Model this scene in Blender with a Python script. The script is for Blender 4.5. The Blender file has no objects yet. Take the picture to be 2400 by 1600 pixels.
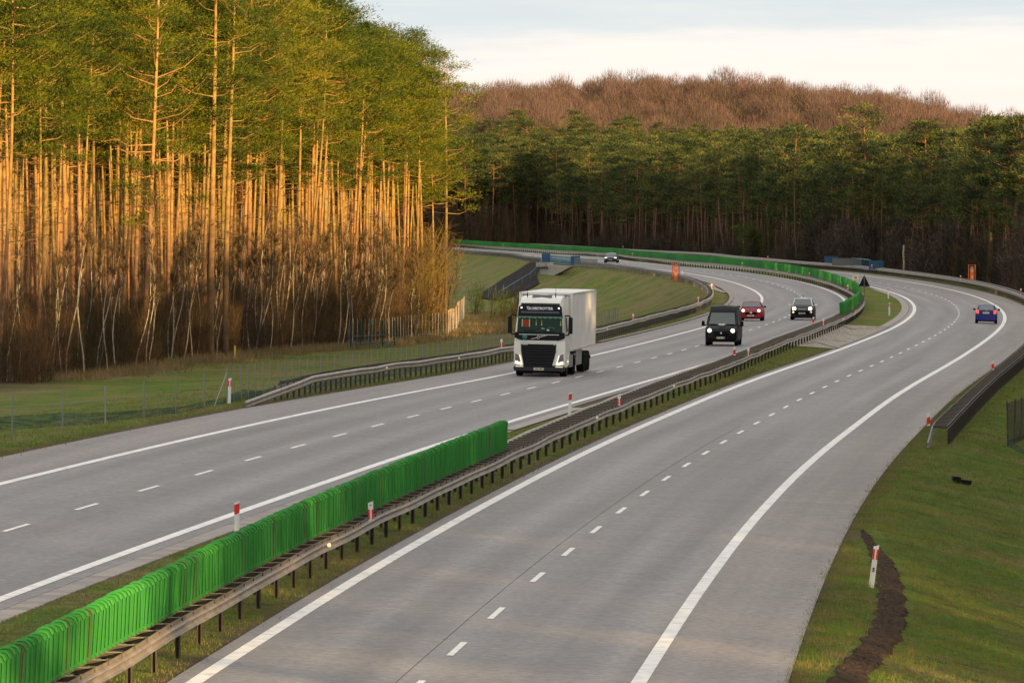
import bpy, bmesh, math, random
import numpy as np
from mathutils import Vector, Matrix
random.seed(11); rng = np.random.default_rng(11)
R = math.radians
scene = bpy.context.scene
# ------------------------------------------------------------------ camera, sky, sun, exposure
cam = bpy.data.objects.new("camera", bpy.data.cameras.new("camera")); scene.collection.objects.link(cam)
cam.location = (0, 0, 8.556); cam.rotation_euler = (math.pi/2 - 0.0202065, 0, 0)
cam.data.sensor_width = 36; cam.data.lens = 248.17; cam.data.clip_start = 1; cam.data.clip_end = 20000
scene.camera = cam
SUN_AZ = 33.0      # the sun stands behind the camera, this many degrees to its right
SUN_EL = 7.3
world = bpy.data.worlds.new("World"); scene.world = world; world.use_nodes = True
def build_world():
    nt = world.node_tree; N = nt.nodes; Lk = nt.links; N.clear()
    out = N.new('ShaderNodeOutputWorld'); bg = N.new('ShaderNodeBackground'); bg2 = N.new('ShaderNodeBackground'); mx = N.new('ShaderNodeMixShader')
    sky = N.new('ShaderNodeTexSky'); sky.sky_type = 'NISHITA'; sky.sun_disc = False
    sky.sun_elevation = R(SUN_EL); sky.sun_rotation = R(180 - SUN_AZ); sky.air_density = 1.0; sky.dust_density = 1.5; sky.ozone_density = 1.5
    Lk.new(sky.outputs[0], bg.inputs[0]); bg.inputs[1].default_value = 0.12
    tc = N.new('ShaderNodeTexCoord'); sep = N.new('ShaderNodeSeparateXYZ'); Lk.new(tc.outputs['Generated'], sep.inputs[0])
    mp = N.new('ShaderNodeMapping'); mp.inputs['Scale'].default_value = (6, 6, 55); mp.inputs['Rotation'].default_value = (0.0, 0.10, 0); mp.inputs['Location'].default_value = (1.3, 0, .12)
    Lk.new(tc.outputs['Generated'], mp.inputs[0])
    nz = N.new('ShaderNodeTexNoise'); nz.inputs['Scale'].default_value = 1.6; nz.inputs['Detail'].default_value = 9; nz.inputs['Roughness'].default_value = .62
    Lk.new(mp.outputs[0], nz.inputs['Vector'])
    # cream band low over the horizon, blue grey cloud above: elevation (sine) plus noise
    el = N.new('ShaderNodeMath'); el.operation = 'MULTIPLY_ADD'; Lk.new(sep.outputs[2], el.inputs[0]); el.inputs[1].default_value = 11.0; 
    nn = N.new('ShaderNodeMath'); nn.operation = 'MULTIPLY_ADD'; Lk.new(nz.outputs[0], nn.inputs[0]); nn.inputs[1].default_value = .50; nn.inputs[2].default_value = -.29
    Lk.new(nn.outputs[0], el.inputs[2])
    cr = N.new('ShaderNodeValToRGB'); cr.color_ramp.elements[0].position = 0.0; cr.color_ramp.elements[0].color = (.96, .80, .70, 1)
    cr.color_ramp.elements[1].position = 1.0; cr.color_ramp.elements[1].color = (.85, .84, .82, 1)
    for p, c in ((.10, (1., .87, .78)), (.19, (.98, .90, .85)), (.26, (.74, .78, .80)), (.36, (.62, .70, .76)), (.55, (.90, .87, .84)), (.8, (1., .95, .89))):
        e = cr.color_ramp.elements.new(p); e.color = c + (1,)
    Lk.new(el.outputs[0], cr.inputs[0]); Lk.new(cr.outputs[0], bg2.inputs[0]); bg2.inputs[1].default_value = 0.62
    mx.inputs[0].default_value = .88
    Lk.new(bg.outputs[0], mx.inputs[1]); Lk.new(bg2.outputs[0], mx.inputs[2]); Lk.new(mx.outputs[0], out.inputs[0])
build_world()
sl = bpy.data.lights.new("sun", 'SUN'); sl.energy = 4.8; sl.angle = R(.6); sl.color = (1, .66, .27)
sun = bpy.data.objects.new("sun", sl); scene.collection.objects.link(sun)
_d = Vector((-math.sin(R(SUN_AZ))*math.cos(R(SUN_EL)), math.cos(R(SUN_AZ))*math.cos(R(SUN_EL)), -math.sin(R(SUN_EL))))
sun.rotation_euler = _d.to_track_quat('-Z', 'Y').to_euler()
vs = scene.view_settings; vs.view_transform = 'Standard'; vs.look = 'None'; vs.exposure = 0.92; vs.gamma = 1; vs.use_curve_mapping = False
# ------------------------------------------------------------------ road survey: s, x, y, heading, left z, left bank, right z, right bank, median widening
TAB = np.array([[float(q) for q in r.split(',')] for r in ("-150,-12.60,45.90,0.0291,0.316,-0.0437,-0.109,-0.0381,1.53;-140,-12.28,55.90,0.0343,0.334,-0.0443,-0.094,-0.0390,1.51;-130,-11.91,65.89,0.0394,0.353,-0.0449,-0.078,-0.0401,1.50;-120,-11.49,75.88,0.0444,0.371,-0.0455,-0.062,-0.0412,1.50;-110,-11.03,85.87,0.0494,0.389,-0.0461,-0.046,-0.0423,1.49;-100,-10.51,95.86,0.0543,0.406,-0.0468,-0.032,-0.0432,1.48;-90,-9.94,105.84,0.0588,0.422,-0.0475,-0.021,-0.0440,1.45;-80,-9.33,115.82,0.0628,0.437,-0.0484,-0.011,-0.0445,1.39;-70,-8.69,125.80,0.0661,0.455,-0.0495,-0.002,-0.0447,1.31;-60,-8.01,135.78,0.0688,0.472,-0.0510,0.003,-0.0443,1.19;-50,-7.32,145.76,0.0710,0.488,-0.0528,0.005,-0.0435,1.06;-40,-6.60,155.73,0.0728,0.500,-0.0546,0.002,-0.0426,0.90;-30,-5.86,165.70,0.0743,0.507,-0.0564,-0.008,-0.0417,0.74;-20,-5.11,175.68,0.0756,0.506,-0.0579,-0.023,-0.0409,0.58;-10,-4.35,185.65,0.0768,0.498,-0.0588,-0.043,-0.0406,0.43;0,-3.58,195.62,0.0780,0.484,-0.0591,-0.066,-0.0408,0.30;10,-2.79,205.59,0.0791,0.465,-0.0587,-0.091,-0.0417,0.18;20,-2.00,215.55,0.0805,0.444,-0.0579,-0.117,-0.0433,0.07;30,-1.19,225.52,0.0820,0.420,-0.0566,-0.144,-0.0452,-0.03;40,-0.36,235.49,0.0837,0.394,-0.0549,-0.172,-0.0473,-0.13;50,0.49,245.45,0.0856,0.363,-0.0530,-0.202,-0.0494,-0.23;60,1.35,255.41,0.0875,0.329,-0.0506,-0.233,-0.0513,-0.32;70,2.23,265.37,0.0891,0.293,-0.0481,-0.265,-0.0527,-0.41;80,3.13,275.33,0.0904,0.254,-0.0451,-0.295,-0.0535,-0.50;90,4.04,285.29,0.0915,0.214,-0.0414,-0.324,-0.0540,-0.60;100,4.96,295.25,0.0923,0.172,-0.0371,-0.351,-0.0542,-0.71;110,5.88,305.21,0.0930,0.128,-0.0325,-0.379,-0.0542,-0.81;120,6.81,315.16,0.0937,0.082,-0.0279,-0.406,-0.0539,-0.90;130,7.75,325.12,0.0944,0.037,-0.0235,-0.434,-0.0535,-0.98;140,8.70,335.08,0.0953,-0.006,-0.0198,-0.461,-0.0529,-1.04;150,9.66,345.03,0.0961,-0.046,-0.0168,-0.488,-0.0521,-1.07;160,10.62,354.98,0.0968,-0.082,-0.0147,-0.514,-0.0510,-1.08;170,11.59,364.94,0.0973,-0.116,-0.0132,-0.540,-0.0497,-1.06;180,12.56,374.89,0.0973,-0.149,-0.0122,-0.565,-0.0482,-1.02;190,13.53,384.84,0.0970,-0.179,-0.0115,-0.589,-0.0465,-0.97;200,14.50,394.79,0.0963,-0.209,-0.0111,-0.613,-0.0447,-0.91;210,15.45,404.75,0.0955,-0.237,-0.0107,-0.635,-0.0429,-0.85;220,16.40,414.70,0.0946,-0.263,-0.0102,-0.655,-0.0411,-0.78;230,17.34,424.66,0.0937,-0.287,-0.0096,-0.673,-0.0392,-0.72;240,18.27,434.62,0.0928,-0.311,-0.0090,-0.689,-0.0371,-0.66;250,19.20,444.57,0.0919,-0.334,-0.0085,-0.705,-0.0349,-0.58;260,20.11,454.53,0.0908,-0.357,-0.0081,-0.722,-0.0326,-0.51;270,21.01,464.49,0.0897,-0.381,-0.0077,-0.739,-0.0303,-0.43;280,21.90,474.45,0.0883,-0.407,-0.0073,-0.759,-0.0283,-0.35;290,22.77,484.41,0.0868,-0.433,-0.0070,-0.779,-0.0266,-0.28;300,23.63,494.38,0.0851,-0.460,-0.0065,-0.801,-0.0254,-0.21;310,24.47,504.34,0.0832,-0.485,-0.0061,-0.822,-0.0248,-0.14;320,25.29,514.31,0.0812,-0.510,-0.0056,-0.844,-0.0246,-0.08;330,26.09,524.27,0.0789,-0.533,-0.0051,-0.863,-0.0248,-0.01;340,26.87,534.24,0.0764,-0.555,-0.0047,-0.883,-0.0252,0.05;350,27.62,544.22,0.0737,-0.576,-0.0042,-0.902,-0.0257,0.11;360,28.34,554.19,0.0708,-0.596,-0.0037,-0.920,-0.0262,0.18;370,29.03,564.17,0.0679,-0.615,-0.0033,-0.938,-0.0265,0.24;380,29.70,574.14,0.0648,-0.631,-0.0029,-0.954,-0.0265,0.30;390,30.33,584.12,0.0616,-0.645,-0.0024,-0.969,-0.0266,0.37;400,30.93,594.11,0.0583,-0.657,-0.0020,-0.982,-0.0266,0.43;410,31.49,604.09,0.0549,-0.667,-0.0016,-0.994,-0.0266,0.49;420,32.02,614.08,0.0514,-0.674,-0.0012,-1.004,-0.0265,0.56;430,32.52,624.06,0.0479,-0.681,-0.0008,-1.013,-0.0263,0.62;440,32.98,634.05,0.0443,-0.685,-0.0005,-1.020,-0.0259,0.69;450,33.41,644.04,0.0405,-0.688,-0.0002,-1.025,-0.0253,0.75;460,33.79,654.04,0.0366,-0.690,0.0001,-1.029,-0.0245,0.82;470,34.14,664.03,0.0325,-0.691,0.0004,-1.032,-0.0235,0.89;480,34.44,674.03,0.0282,-0.689,0.0007,-1.033,-0.0222,0.97;490,34.70,684.02,0.0236,-0.686,0.0009,-1.033,-0.0209,1.05;500,34.91,694.02,0.0188,-0.681,0.0011,-1.029,-0.0195,1.12;510,35.08,704.02,0.0140,-0.672,0.0013,-1.023,-0.0182,1.18;520,35.19,714.02,0.0091,-0.661,0.0014,-1.013,-0.0169,1.23;530,35.26,724.02,0.0042,-0.647,0.0015,-1.000,-0.0158,1.26;540,35.28,734.02,-0.0006,-0.630,0.0015,-0.984,-0.0147,1.29;550,35.25,744.02,-0.0054,-0.612,0.0015,-0.967,-0.0136,1.30;560,35.17,754.02,-0.0103,-0.592,0.0015,-0.948,-0.0126,1.30;570,35.04,764.02,-0.0155,-0.572,0.0014,-0.927,-0.0116,1.29;580,34.86,774.02,-0.0210,-0.551,0.0013,-0.905,-0.0107,1.29;590,34.62,784.01,-0.0267,-0.529,0.0012,-0.880,-0.0098,1.27;600,34.32,794.01,-0.0326,-0.506,0.0011,-0.852,-0.0092,1.26;610,33.97,804.00,-0.0384,-0.484,0.0009,-0.823,-0.0086,1.24;620,33.56,813.99,-0.0440,-0.463,0.0006,-0.794,-0.0082,1.22;630,33.09,823.98,-0.0492,-0.445,0.0003,-0.766,-0.0080,1.19;640,32.57,833.97,-0.0540,-0.427,-0.0000,-0.737,-0.0078,1.16;650,32.01,843.95,-0.0583,-0.408,-0.0003,-0.706,-0.0076,1.13;660,31.41,853.93,-0.0620,-0.389,-0.0006,-0.675,-0.0074,1.09;670,30.78,863.91,-0.0650,-0.373,-0.0008,-0.647,-0.0072,1.05;680,30.11,873.89,-0.0674,-0.363,-0.0009,-0.627,-0.0070,1.02;690,29.43,883.87,-0.0690,-0.362,-0.0009,-0.614,-0.0067,0.97;700,28.74,893.85,-0.0699,-0.373,-0.0009,-0.613,-0.0065,0.92;710,28.04,903.82,-0.0702,-0.394,-0.0009,-0.622,-0.0062,0.87;720,27.34,913.80,-0.0698,-0.420,-0.0008,-0.636,-0.0060,0.82;730,26.64,923.77,-0.0689,-0.449,-0.0007,-0.653,-0.0057,0.77;740,25.96,933.75,-0.0674,-0.476,-0.0007,-0.669,-0.0055,0.72;750,25.30,943.73,-0.0654,-0.497,-0.0006,-0.680,-0.0053,0.68;760,24.66,953.71,-0.0630,-0.510,-0.0006,-0.684,-0.0050,0.64;770,24.04,963.69,-0.0603,-0.518,-0.0006,-0.683,-0.0048,0.60;780,23.45,973.67,-0.0574,-0.525,-0.0005,-0.682,-0.0046,0.56;790,22.89,983.65,-0.0543,-0.532,-0.0005,-0.681,-0.0044,0.52;800,22.37,993.64,-0.0511,-0.543,-0.0005,-0.685,-0.0042,0.49;810,21.87,1003.63,-0.0478,-0.561,-0.0005,-0.696,-0.0040,0.45;820,21.41,1013.62,-0.0447,-0.589,-0.0005,-0.717,-0.0038,0.42;830,20.98,1023.61,-0.0416,-0.623,-0.0005,-0.745,-0.0037,0.39;840,20.58,1033.60,-0.0387,-0.662,-0.0005,-0.777,-0.0035,0.37;850,20.21,1043.59,-0.0360,-0.701,-0.0005,-0.810,-0.0034,0.34;860,19.86,1053.59,-0.0337,-0.737,-0.0005,-0.840,-0.0032,0.32;870,19.53,1063.58,-0.0316,-0.768,-0.0006,-0.866,-0.0031,0.30;880,19.22,1073.58,-0.0300,-0.791,-0.0006,-0.883,-0.0030,0.28;890,18.93,1083.57,-0.0288,-0.807,-0.0006,-0.894,-0.0028,0.26;900,18.65,1093.57,-0.0280,-0.821,-0.0006,-0.903,-0.0027,0.25;910,18.37,1103.56,-0.0276,-0.836,-0.0005,-0.913,-0.0026,0.23;920,18.09,1113.56,-0.0277,-0.855,-0.0005,-0.929,-0.0025,0.21;930,17.81,1123.56,-0.0283,-0.882,-0.0004,-0.952,-0.0024,0.20;940,17.52,1133.55,-0.0293,-0.919,-0.0003,-0.985,-0.0023,0.18;950,17.22,1143.55,-0.0308,-0.962,-0.0003,-1.026,-0.0022,0.17;960,16.91,1153.54,-0.0326,-1.010,-0.0002,-1.071,-0.0021,0.16;970,16.57,1163.54,-0.0347,-1.061,-0.0001,-1.118,-0.0020,0.15;980,16.21,1173.53,-0.0372,-1.111,0.0000,-1.165,-0.0019,0.14;990,15.83,1183.52,-0.0399,-1.158,0.0001,-1.209,-0.0018,0.13;1000,15.42,1193.52,-0.0428,-1.203,0.0002,-1.252,-0.0017,0.12;1010,14.97,1203.51,-0.0460,-1.248,0.0003,-1.294,-0.0017,0.11;1020,14.50,1213.49,-0.0493,-1.293,0.0005,-1.337,-0.0016,0.11;1030,13.99,1223.48,-0.0527,-1.337,0.0006,-1.378,-0.0015,0.10;1040,13.44,1233.47,-0.0563,-1.379,0.0007,-1.418,-0.0015,0.10;1050,12.86,1243.45,-0.0599,-1.419,0.0007,-1.455,-0.0014,0.09;1060,12.24,1253.43,-0.0635,-1.457,0.0008,-1.491,-0.0013,0.09;1070,11.59,1263.41,-0.0672,-1.495,0.0008,-1.527,-0.0013,0.08;1080,10.90,1273.39,-0.0709,-1.530,0.0008,-1.561,-0.0012,0.08;1090,10.17,1283.36,-0.0745,-1.563,0.0008,-1.592,-0.0012,0.07;1100,9.41,1293.33,-0.0781,-1.592,0.0008,-1.619,-0.0011,0.07;1110,8.61,1303.30,-0.0816,-1.615,0.0008,-1.640,-0.0011,0.06;1120,7.78,1313.26,-0.0851,-1.631,0.0007,-1.655,-0.0010,0.06;1130,6.91,1323.23,-0.0886,-1.642,0.0007,-1.665,-0.0010,0.06;1140,6.01,1333.18,-0.0919,-1.649,0.0007,-1.671,-0.0010,0.05;1150,5.08,1343.14,-0.0952,-1.653,0.0006,-1.674,-0.0009,0.05;1160,4.11,1353.09,-0.0983,-1.656,0.0006,-1.675,-0.0009,0.05;1170,3.12,1363.04,-0.1014,-1.659,0.0005,-1.677,-0.0008,0.04;1180,2.09,1372.99,-0.1044,-1.662,0.0005,-1.679,-0.0008,0.04;1190,1.03,1382.94,-0.1072,-1.664,0.0004,-1.681,-0.0008,0.04;1200,-0.05,1392.88,-0.1100,-1.665,0.0004,-1.681,-0.0008,0.04;1210,-1.16,1402.81,-0.1126,-1.664,0.0003,-1.680,-0.0007,0.03;1220,-2.30,1412.75,-0.1151,-1.661,0.0003,-1.676,-0.0007,0.03;1230,-3.46,1422.68,-0.1175,-1.656,0.0003,-1.670,-0.0007,0.03;1240,-4.64,1432.61,-0.1198,-1.647,0.0003,-1.660,-0.0006,0.03;1250,-5.85,1442.54,-0.1219,-1.635,0.0003,-1.648,-0.0006,0.03;1260,-7.07,1452.46,-0.1240,-1.621,0.0003,-1.634,-0.0006,0.02;1270,-8.32,1462.39,-0.1259,-1.606,0.0003,-1.618,-0.0006,0.02;1280,-9.58,1472.31,-0.1277,-1.590,0.0003,-1.601,-0.0006,0.02;1290,-10.87,1482.22,-0.1294,-1.574,0.0003,-1.585,-0.0005,0.02;1300,-12.17,1492.14,-0.1310,-1.558,0.0003,-1.569,-0.0005,0.02;1310,-13.48,1502.05,-0.1325,-1.542,0.0003,-1.552,-0.0005,0.02;1320,-14.81,1511.96,-0.1338,-1.525,0.0002,-1.534,-0.0005,0.02;1330,-16.15,1521.87,-0.1350,-1.507,0.0002,-1.516,-0.0005,0.02;1340,-17.50,1531.78,-0.1361,-1.489,0.0002,-1.498,-0.0005,0.01;1350,-18.86,1541.69,-0.1371,-1.471,0.0002,-1.479,-0.0004,0.01;1360,-20.23,1551.59,-0.1380,-1.453,0.0002,-1.461,-0.0004,0.01;1370,-21.61,1561.50,-0.1388,-1.434,0.0002,-1.442,-0.0004,0.01;1380,-23.00,1571.40,-0.1394,-1.416,0.0002,-1.423,-0.0004,0.01;1390,-24.39,1581.30,-0.1400,-1.396,0.0002,-1.404,-0.0004,0.01;1400,-25.79,1591.21,-0.1404,-1.377,0.0002,-1.384,-0.0004,0.01;1410,-27.19,1601.11,-0.1407,-1.358,0.0002,-1.365,-0.0004,0.01;1420,-28.59,1611.01,-0.1408,-1.339,0.0002,-1.346,-0.0004,0.01;1430,-30.00,1620.91,-0.1409,-1.320,0.0002,-1.326,-0.0004,0.01;1440,-31.40,1630.81,-0.1409,-1.300,0.0002,-1.306,-0.0004,0.01").split(';')])
_S0 = TAB[0].copy(); _S0[0] -= 200; _S0[1] -= 200*math.sin(_S0[3]); _S0[2] -= 200*math.cos(_S0[3])
TAB = np.vstack([_S0, TAB])
M0 = 5.4242; LANE = 3.75; CAMH = 8.556; PITCH = 0.0202065; FPX = 16544.9
def _i(s, k): return np.interp(s, TAB[:, 0], TAB[:, k])
def inner(s): return (M0 + _i(s, 8))/2            # distance of the inner edge lines from the axis
def rz(s, o):                                      # height of the carriageways and of the median between them
    zl, bl, zr, br, m = [_i(s, k) for k in (4, 5, 6, 7, 8)]
    e = (M0 + m)/2; mid = M0/2 + LANE
    t = np.clip((o + e - .5)/(2*e - 1), 0, 1)
    L = lambda q: zl + bl*(q + m/2 + mid)
    R = lambda q: zr + br*(q - m/2 - mid)
    return np.where(o <= -e + .5, L(o), np.where(o >= e - .5, R(o), L(-e + .5)*(1 - t) + R(e - .5)*t))
def ledge(s): return -(inner(s) + 2*LANE + 2.95)
def redge(s): return inner(s) + 2*LANE + 2.65
def wob(x, y): return (np.sin(x*.31 + y*.11) + np.sin(x*.13 - y*.23 + 1.3) + np.sin(y*.37 + x*.05 + 4))/3
def ground_z(s, o):
    s = np.asarray(s, float); o = np.asarray(o, float)
    L0 = ledge(s); R0 = redge(s)
    base = rz(s, np.clip(o, L0, R0)) - .02
    t = np.maximum(L0 - o, 0); vg = np.interp(s, [60, 240, 320, 500, 700], [1.6, 1.6, 2.4, 3.4, 4.6])
    k = np.interp(s, [60, 180, 260, 330, 400], [.10, .12, .22, .42, .55])
    low = np.interp(s, [100, 200, 300, 340, 400, 450, 520, 700], [-1.7, -2.1, -2.5, -3.0, -3.9, -4.4, -5, -5])
    d = np.maximum(t - vg, 0)*k; H = np.maximum(base - low, .01)
    zl = base - H*(1 - np.exp(-(d/H)**1.6))**(1/1.6)
    zl = zl + np.interp(s, [250, 400], [.14, .03])*wob(s*1.0, o*1.0)*np.clip(d, 0, 1)
    t = np.maximum(o - R0, 0); vg = np.interp(s, [40, 90], [.9, 2.4]); d = np.maximum(t - vg, 0)*.26
    lowr = np.interp(s, [300, 500], [-3.4, -2.2]); H = np.maximum(base - lowr, .01)
    zr_ = base - H*(1 - np.exp(-(d/H)**1.6))**(1/1.6) + .1*wob(s*1.0, o*1.0)*np.clip(d, 0, 1)
    return np.where(o < L0, zl, np.where(o > R0, zr_, base))
def xy(s, o):
    th = _i(s, 3)
    return _i(s, 1) + o*np.cos(th), _i(s, 2) - o*np.sin(th)
def RP(s, o, h=0.):                                # a point h above the road surface
    x, y = xy(s, o); return (float(x), float(y), float(rz(s, o) + h))
def GP(s, o, h=0.):                                # a point h above the ground
    x, y = xy(s, o); return (float(x), float(y), float(ground_z(s, o) + h))
# ------------------------------------------------------------------ helpers
COL = scene.collection
LIB = bpy.data.collections.new("library")          # mesh sources for the joined masses, never linked to the scene
def mat(name, col, rough=.7, metal=0., col2=None, nscale=3., ndetail=4., contrast=(.35, .65), bump=0., bscale=20., spec=.5, emit=None, es=1., vary=0., coords='Object', trans=0., coat=0.):
    m = bpy.data.materials.new(name); m.use_nodes = True; nt = m.node_tree; N = nt.nodes; b = N['Principled BSDF']
    c = tuple(col) + (1,)
    b.inputs['Base Color'].default_value = c; b.inputs['Roughness'].default_value = rough; b.inputs['Metallic'].default_value = metal
    b.inputs['Specular IOR Level'].default_value = spec
    if coat: b.inputs['Coat Weight'].default_value = coat
    src = None
    tc = N.new('ShaderNodeTexCoord')
    if col2 is not None:
        nz = N.new('ShaderNodeTexNoise'); nz.inputs['Scale'].default_value = nscale; nz.inputs['Detail'].default_value = ndetail
        nt.links.new(tc.outputs[coords], nz.inputs['Vector'])
        cr = N.new('ShaderNodeValToRGB'); cr.color_ramp.elements[0].position = contrast[0]; cr.color_ramp.elements[1].position = contrast[1]
        cr.color_ramp.elements[0].color = c; cr.color_ramp.elements[1].color = tuple(col2) + (1,)
        nt.links.new(nz.outputs[0], cr.inputs[0]); src = cr.outputs[0]
    if vary:
        oi = N.new('ShaderNodeObjectInfo'); hs = N.new('ShaderNodeHueSaturation')
        mr = N.new('ShaderNodeMapRange'); mr.inputs[3].default_value = 1 - vary; mr.inputs[4].default_value = 1 + vary
        mh = N.new('ShaderNodeMapRange'); mh.inputs[3].default_value = .5 - vary*.06; mh.inputs[4].default_value = .5 + vary*.06
        nt.links.new(oi.outputs['Random'], mr.inputs[0]); nt.links.new(mr.outputs[0], hs.inputs['Value'])
        nt.links.new(oi.outputs['Random'], mh.inputs[0]); nt.links.new(mh.outputs[0], hs.inputs['Hue'])
        if src: nt.links.new(src, hs.inputs['Color'])
        else: hs.inputs['Color'].default_value = c
        src = hs.outputs[0]
    if src: nt.links.new(src, b.inputs['Base Color'])
    if bump:
        n2 = N.new('ShaderNodeTexNoise'); n2.inputs['Scale'].default_value = bscale; n2.inputs['Detail'].default_value = 5
        nt.links.new(tc.outputs[coords], n2.inputs['Vector'])
        bp = N.new('ShaderNodeBump'); bp.inputs['Strength'].default_value = bump; bp.inputs['Distance'].default_value = .05
        nt.links.new(n2.outputs[0], bp.inputs['Height']); nt.links.new(bp.outputs[0], b.inputs['Normal'])
    if emit is not None:
        b.inputs['Emission Color'].default_value = tuple(emit) + (1,); b.inputs['Emission Strength'].default_value = es
    if trans:
        out = N['Material Output']; tr = N.new('ShaderNodeBsdfTranslucent'); ms = N.new('ShaderNodeMixShader'); ms.inputs[0].default_value = trans
        if src: nt.links.new(src, tr.inputs[0])
        else: tr.inputs[0].default_value = c
        nt.links.new(b.outputs[0], ms.inputs[1]); nt.links.new(tr.outputs[0], ms.inputs[2]); nt.links.new(ms.outputs[0], out.inputs[0])
    return m
class MB:
    """collects simple shapes and links them as one mesh object"""
    def __init__(s): s.v = []; s.f = []; s.m = []; s.uv = None; s.cur = 0
    def add(s, vs, fs, mi=None):
        b = len(s.v); s.v += [tuple(p) for p in vs]; s.f += [tuple(i + b for i in f) for f in fs]; s.m += [s.cur if mi is None else mi]*len(fs); return s
    def box(s, c, d, rz_=0., mi=None, taper=1., rx=0.):
        x, y, z = d[0]/2, d[1]/2, d[2]/2; P = []
        for dz, k in ((-z, 1.), (z, taper)):
            for dx, dy in ((-x, -y), (x, -y), (x, y), (-x, y)): P.append(Vector((dx*k, dy*k, dz)))
        if rx: P = [Matrix.Rotation(rx, 3, 'X') @ p for p in P]
        if rz_: P = [Matrix.Rotation(rz_, 3, 'Z') @ p for p in P]
        return s.add([p + Vector(c) for p in P], [(3, 2, 1, 0), (4, 5, 6, 7), (0, 1, 5, 4), (1, 2, 6, 5), (2, 3, 7, 6), (3, 0, 4, 7)], mi)
    def tube(s, pts, r, n=6, mi=None, cap=True):
        pts = [Vector(p) for p in pts]; rs = r if isinstance(r, (list, tuple)) else [r]*len(pts); V = []; F = []
        for i, p in enumerate(pts):
            t = (pts[min(i + 1, len(pts) - 1)] - pts[max(i - 1, 0)]).normalized()
            a = t.cross(Vector((0, 0, 1))) if abs(t.z) < .9 else t.cross(Vector((1, 0, 0))); a.normalize(); b = t.cross(a)
            for k in range(n):
                q = 2*math.pi*k/n; V.append(p + (a*math.cos(q) + b*math.sin(q))*rs[i])
        for i in range(len(pts) - 1):
            for k in range(n): F.append((i*n + k, i*n + (k + 1) % n, (i + 1)*n + (k + 1) % n, (i + 1)*n + k))
        if cap: F.append(tuple(range(n))[::-1]); F.append(tuple(range((len(pts) - 1)*n, len(pts)*n)))
        return s.add(V, F, mi)
    def quad(s, a, b, c, d, mi=None): return s.add([a, b, c, d], [(0, 1, 2, 3)], mi)
    def prism(s, poly, d, mi=None):                 # polygon (list of 3D points) pushed by vector d
        n = len(poly); d = Vector(d); V = [Vector(p) for p in poly] + [Vector(p) + d for p in poly]
        F = [tuple(range(n))[::-1], tuple(range(n, 2*n))] + [(i, (i + 1) % n, n + (i + 1) % n, n + i) for i in range(n)]
        return s.add(V, F, mi)
    def mesh(s, name, mats, smooth=False, fix=False):
        me = bpy.data.meshes.new(name); me.from_pydata(s.v, [], s.f)
        for m in (mats if isinstance(mats, (list, tuple)) else [mats]): me.materials.append(m)
        me.polygons.foreach_set('material_index', s.m)
        if smooth: me.polygons.foreach_set('use_smooth', [True]*len(me.polygons))
        if fix:
            bm = bmesh.new(); bm.from_mesh(me); bmesh.ops.recalc_face_normals(bm, faces=bm.faces); bm.to_mesh(me); bm.free()
        me.update(); return me
    def obj(s, name, mats, parent=None, smooth=False, label=None, fix=False, col=None):
        return link(s.mesh(name, mats, smooth, fix), name, parent, label, col=col)
def link(me, name, parent=None, label=None, loc=None, rot=None, sc=None, col=None):
    o = bpy.data.objects.new(name, me); (col or COL).objects.link(o)
    if parent is not None: o.parent = parent
    if loc is not None: o.location = loc
    if rot is not None: o.rotation_euler = rot
    if sc is not None: o.scale = (sc, sc, sc) if isinstance(sc, (int, float)) else sc
    if label: o['label'] = label
    return o
def tag(o, label, cat, group=None, kind=None):
    o['label'] = label; o['category'] = cat
    if group: o['group'] = group
    if kind: o['kind'] = kind
    return o
def empty(name, label, cat, loc=(0, 0, 0), rot=(0, 0, 0), group=None):
    o = bpy.data.objects.new(name, None); COL.objects.link(o); o.location = loc; o.rotation_euler = rot; o.empty_display_size = .3
    return tag(o, label, cat, group)
def structure(o): o['kind'] = 'structure'; return o
def srange(a, b, st=5.):
    n = max(1, int(round((b - a)/st))); return [a + (b - a)*i/n for i in range(n + 1)]
def ribbon(ss, offs, hfn, mats, name, uv=True, mis=None):
    """a sheet swept along the road: offs(s) -> list of offsets, hfn(s, o) -> z"""
    V = []; UV = []; F = []; MI = []; n = None
    for s in ss:
        os_ = offs(s); n = len(os_)
        for o in os_:
            x, y = xy(s, o); V.append((float(x), float(y), float(hfn(s, o)))); UV.append((o, s))
    for i in range(len(ss) - 1):
        for k in range(n - 1):
            F.append((i*n + k, i*n + k + 1, (i + 1)*n + k + 1, (i + 1)*n + k)); MI.append(mis[k] if mis else 0)
    me = bpy.data.meshes.new(name); me.from_pydata(V, [], F)
    for m in (mats if isinstance(mats, (list, tuple)) else [mats]): me.materials.append(m)
    me.polygons.foreach_set('material_index', MI)
    if uv:
        ul = me.uv_layers.new(name='UVMap'); li = np.empty(len(me.loops), int); me.loops.foreach_get('vertex_index', li)
        ul.data.foreach_set('uv', np.array(UV)[li].ravel())
    me.polygons.foreach_set('use_smooth', [True]*len(F)); me.update()
    return me
def text_mesh(txt, size, m, name, parent, loc, rot, label=None, bold=.0, depth=.004, sx=1.):
    cu = bpy.data.curves.new(name, 'FONT'); cu.body = txt; cu.size = size; cu.align_x = 'CENTER'; cu.align_y = 'CENTER'; cu.extrude = depth; cu.offset = bold; cu.resolution_u = 3
    t = bpy.data.objects.new(name, cu); COL.objects.link(t); bpy.context.view_layer.update()
    me = bpy.data.meshes.new_from_object(t); me.name = name; me.materials.clear(); me.materials.append(m)
    COL.objects.unlink(t); bpy.data.objects.remove(t)
    return link(me, name, parent, label, loc, rot, (sx, 1, 1))
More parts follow.
